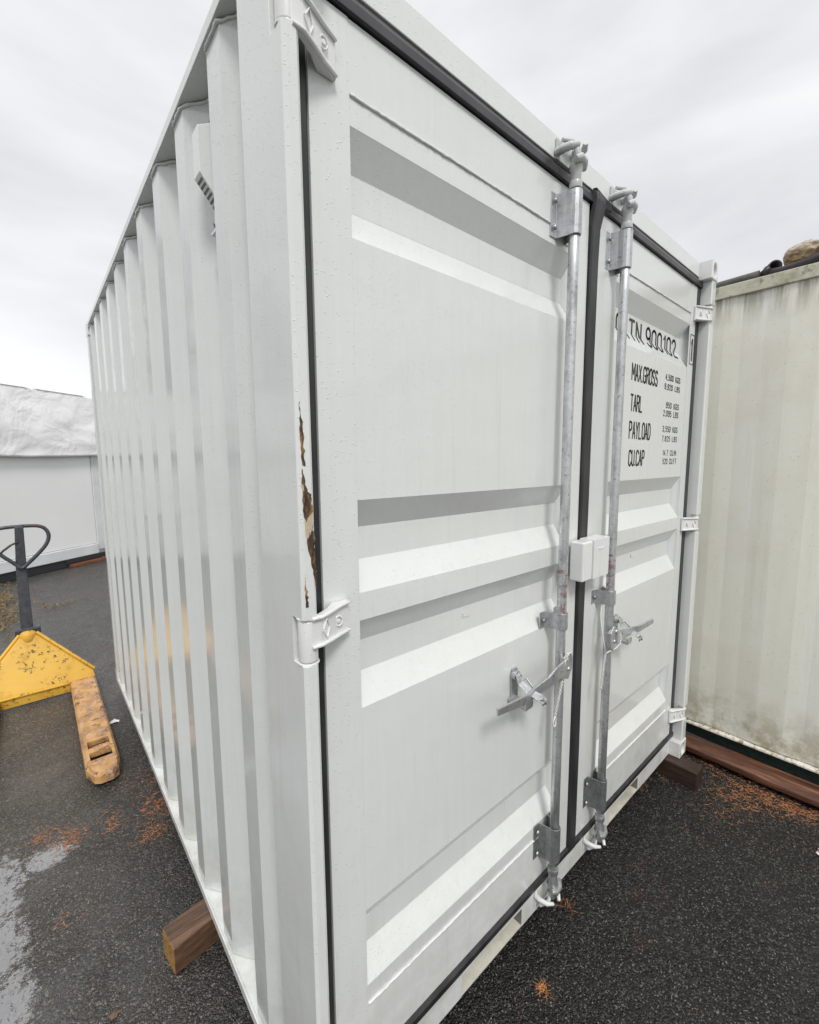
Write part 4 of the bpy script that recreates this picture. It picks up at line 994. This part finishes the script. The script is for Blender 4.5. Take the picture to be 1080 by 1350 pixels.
slivers('pine_needles', [(-.461, 1.753, .018, .035, 60, 1), (-.362, 1.639, .030, .035, 110, 1), (-.40, 1.70, .05, .05, 40, 1), (-.197, 1.638, .02, .05, 70, 1), (-.02, 1.60, .05, .05, 160, 1), (-.065, 1.434, .03, .03, 90, 1),
    (0.0, 1.85, .09, .10, 130, 1), (-.404, 1.2, .03, .03, 20, 1), (2.337, -.40, .055, .10, 300, 1), (2.24, -.30, .06, .07, 160, 1), (2.37, -.53, .03, .10, 240, 1), (2.40, -.15, .05, .15, 140, 1), (2.10, -.26, .06, .05, 40, 1), (.773, -.115, .012, .014, 50, 1), (1.083, -.019, .012, .03, 20, 1),
    (-.52, 2.98, .10, .12, 60, 1), (1.95, .05, .03, .03, 16, 1), (2.13, .02, .03, .03, 26, 1)], M['needle'], 'orange brown conifer needles in small drifts on the wet tarmac', 'pine needles', .010, .034, .0017, 11)
slivers('ground_litter', [(1.4, -.3, 1.2, .5, 2600, 0), (-.35, 1.3, .5, .9, 5200, 0), (-.3, 3.2, .5, 1.2, 1200, 0), (2.2, -.5, .3, .4, 700, 0)], M['straw'], 'pale and brown bits of needle and twig scattered over the wet tarmac', 'litter', .004, .018, .0014, 12)
slivers('weeds', [(-.86, 6.6, .16, .5, 420, 1), (-.72, 5.7, .09, .3, 120, 1), (-.25, 6.0, .12, .06, 26, 1)], M['weed'], 'yellow green weeds and moss on the tarmac behind the pallet truck', 'weeds', .03, .09, .012, 13, .03)
def leaf(name, x, y, r, mat, lab, cat, seed, flat=.3):
    rnd = random.Random(seed); m = MB(); n = 14; vs = [(x, y, GZ+.012)]
    for i in range(n):
        a = i*math.tau/n; q = r*(.65+.5*rnd.random()); vs.append((x+q*math.cos(a), y+q*math.sin(a)*.7, GZ+.003+rnd.random()*flat*r))
    m.add(vs, [(0, 1+i, 1+(i+1) % n) for i in range(n)]); return tag(m.build(name, mat, None, solid=.0015), lab, cat)
o = leaf('paper_scrap', 2.140, -.640, .030, M['scrap'], 'crumpled white scrap with a pink blot on the tarmac at the right edge', 'scrap', 3)
m = MB(); m.tube([(2.128, -.634, GZ+.016), (2.130, -.634, GZ+.021)], [.010, .006], 10); m.build('pink_blot', M['pink'], o)
leaf('fallen_leaf', -.075, 2.62, .035, M['scrap'], 'small pale leaf on the tarmac beside the tip half of the yellow fork', 'leaf', 4)
leaf('fallen_leaf', -.30, .735, .018, M['straw'], 'curled straw coloured leaf near the bottom edge, left of the wet timber', 'leaf', 6)

def conifer(x, y, h, r, seed, lab):
    rnd = random.Random(seed); t = thing('conifer_tree', (x, y, GZ), lab, 'tree', 'conifers beyond the white cabin')
    m = MB(); m.tube([(x, y, GZ), (x+.03, y, GZ+h*.5), (x, y, GZ+h*.97)], [.20, .12, .02], 10); m.build('trunk', M['wood_r'], t)
    m = MB(); k = 0
    z = .9
    while z < h:
        q = 1-(z/h); n = int(9+q*7)
        for i in range(n):
            a = rnd.uniform(0, math.tau); L_ = r*(q**.75)*rnd.uniform(.7, 1.1)+.12; dz = -.22*L_+rnd.uniform(-.1, .15)
            for j in range(int(10+L_*16)):
                u_ = rnd.uniform(.12, 1); px = x+math.cos(a)*L_*u_; py = y+math.sin(a)*L_*u_; pz = GZ+z+dz*u_+rnd.gauss(0, .05)
                b = a+rnd.uniform(-1.2, 1.2); s_ = rnd.uniform(.10, .24)*(1.15-.5*u_); e1 = Vector((math.cos(b), math.sin(b), rnd.uniform(-.5, .1)))*s_; e2 = Vector((-math.sin(b), math.cos(b), rnd.uniform(-.4, .4)))*s_*.22
                p = Vector((px, py, pz)); m.add([p, p+e1*.5+e2, p+e1, p+e1*.5-e2], [(0, 1, 2, 3)])
        z += rnd.uniform(.16, .30)
    m.build('crown', M['conifer'], t)
conifer(-3.35, 15.5, 9.0, 2.2, 21, 'tall dark conifer beyond the white cabin, nearest the photo edge')
conifer(-6.2, 14.0, 8.0, 2.1, 22, 'dark conifer beyond the white cabin, left of the tallest one')
conifer(-9.2, 12.5, 8.6, 2.3, 23, 'dark conifer beyond the white cabin, farthest to the left')
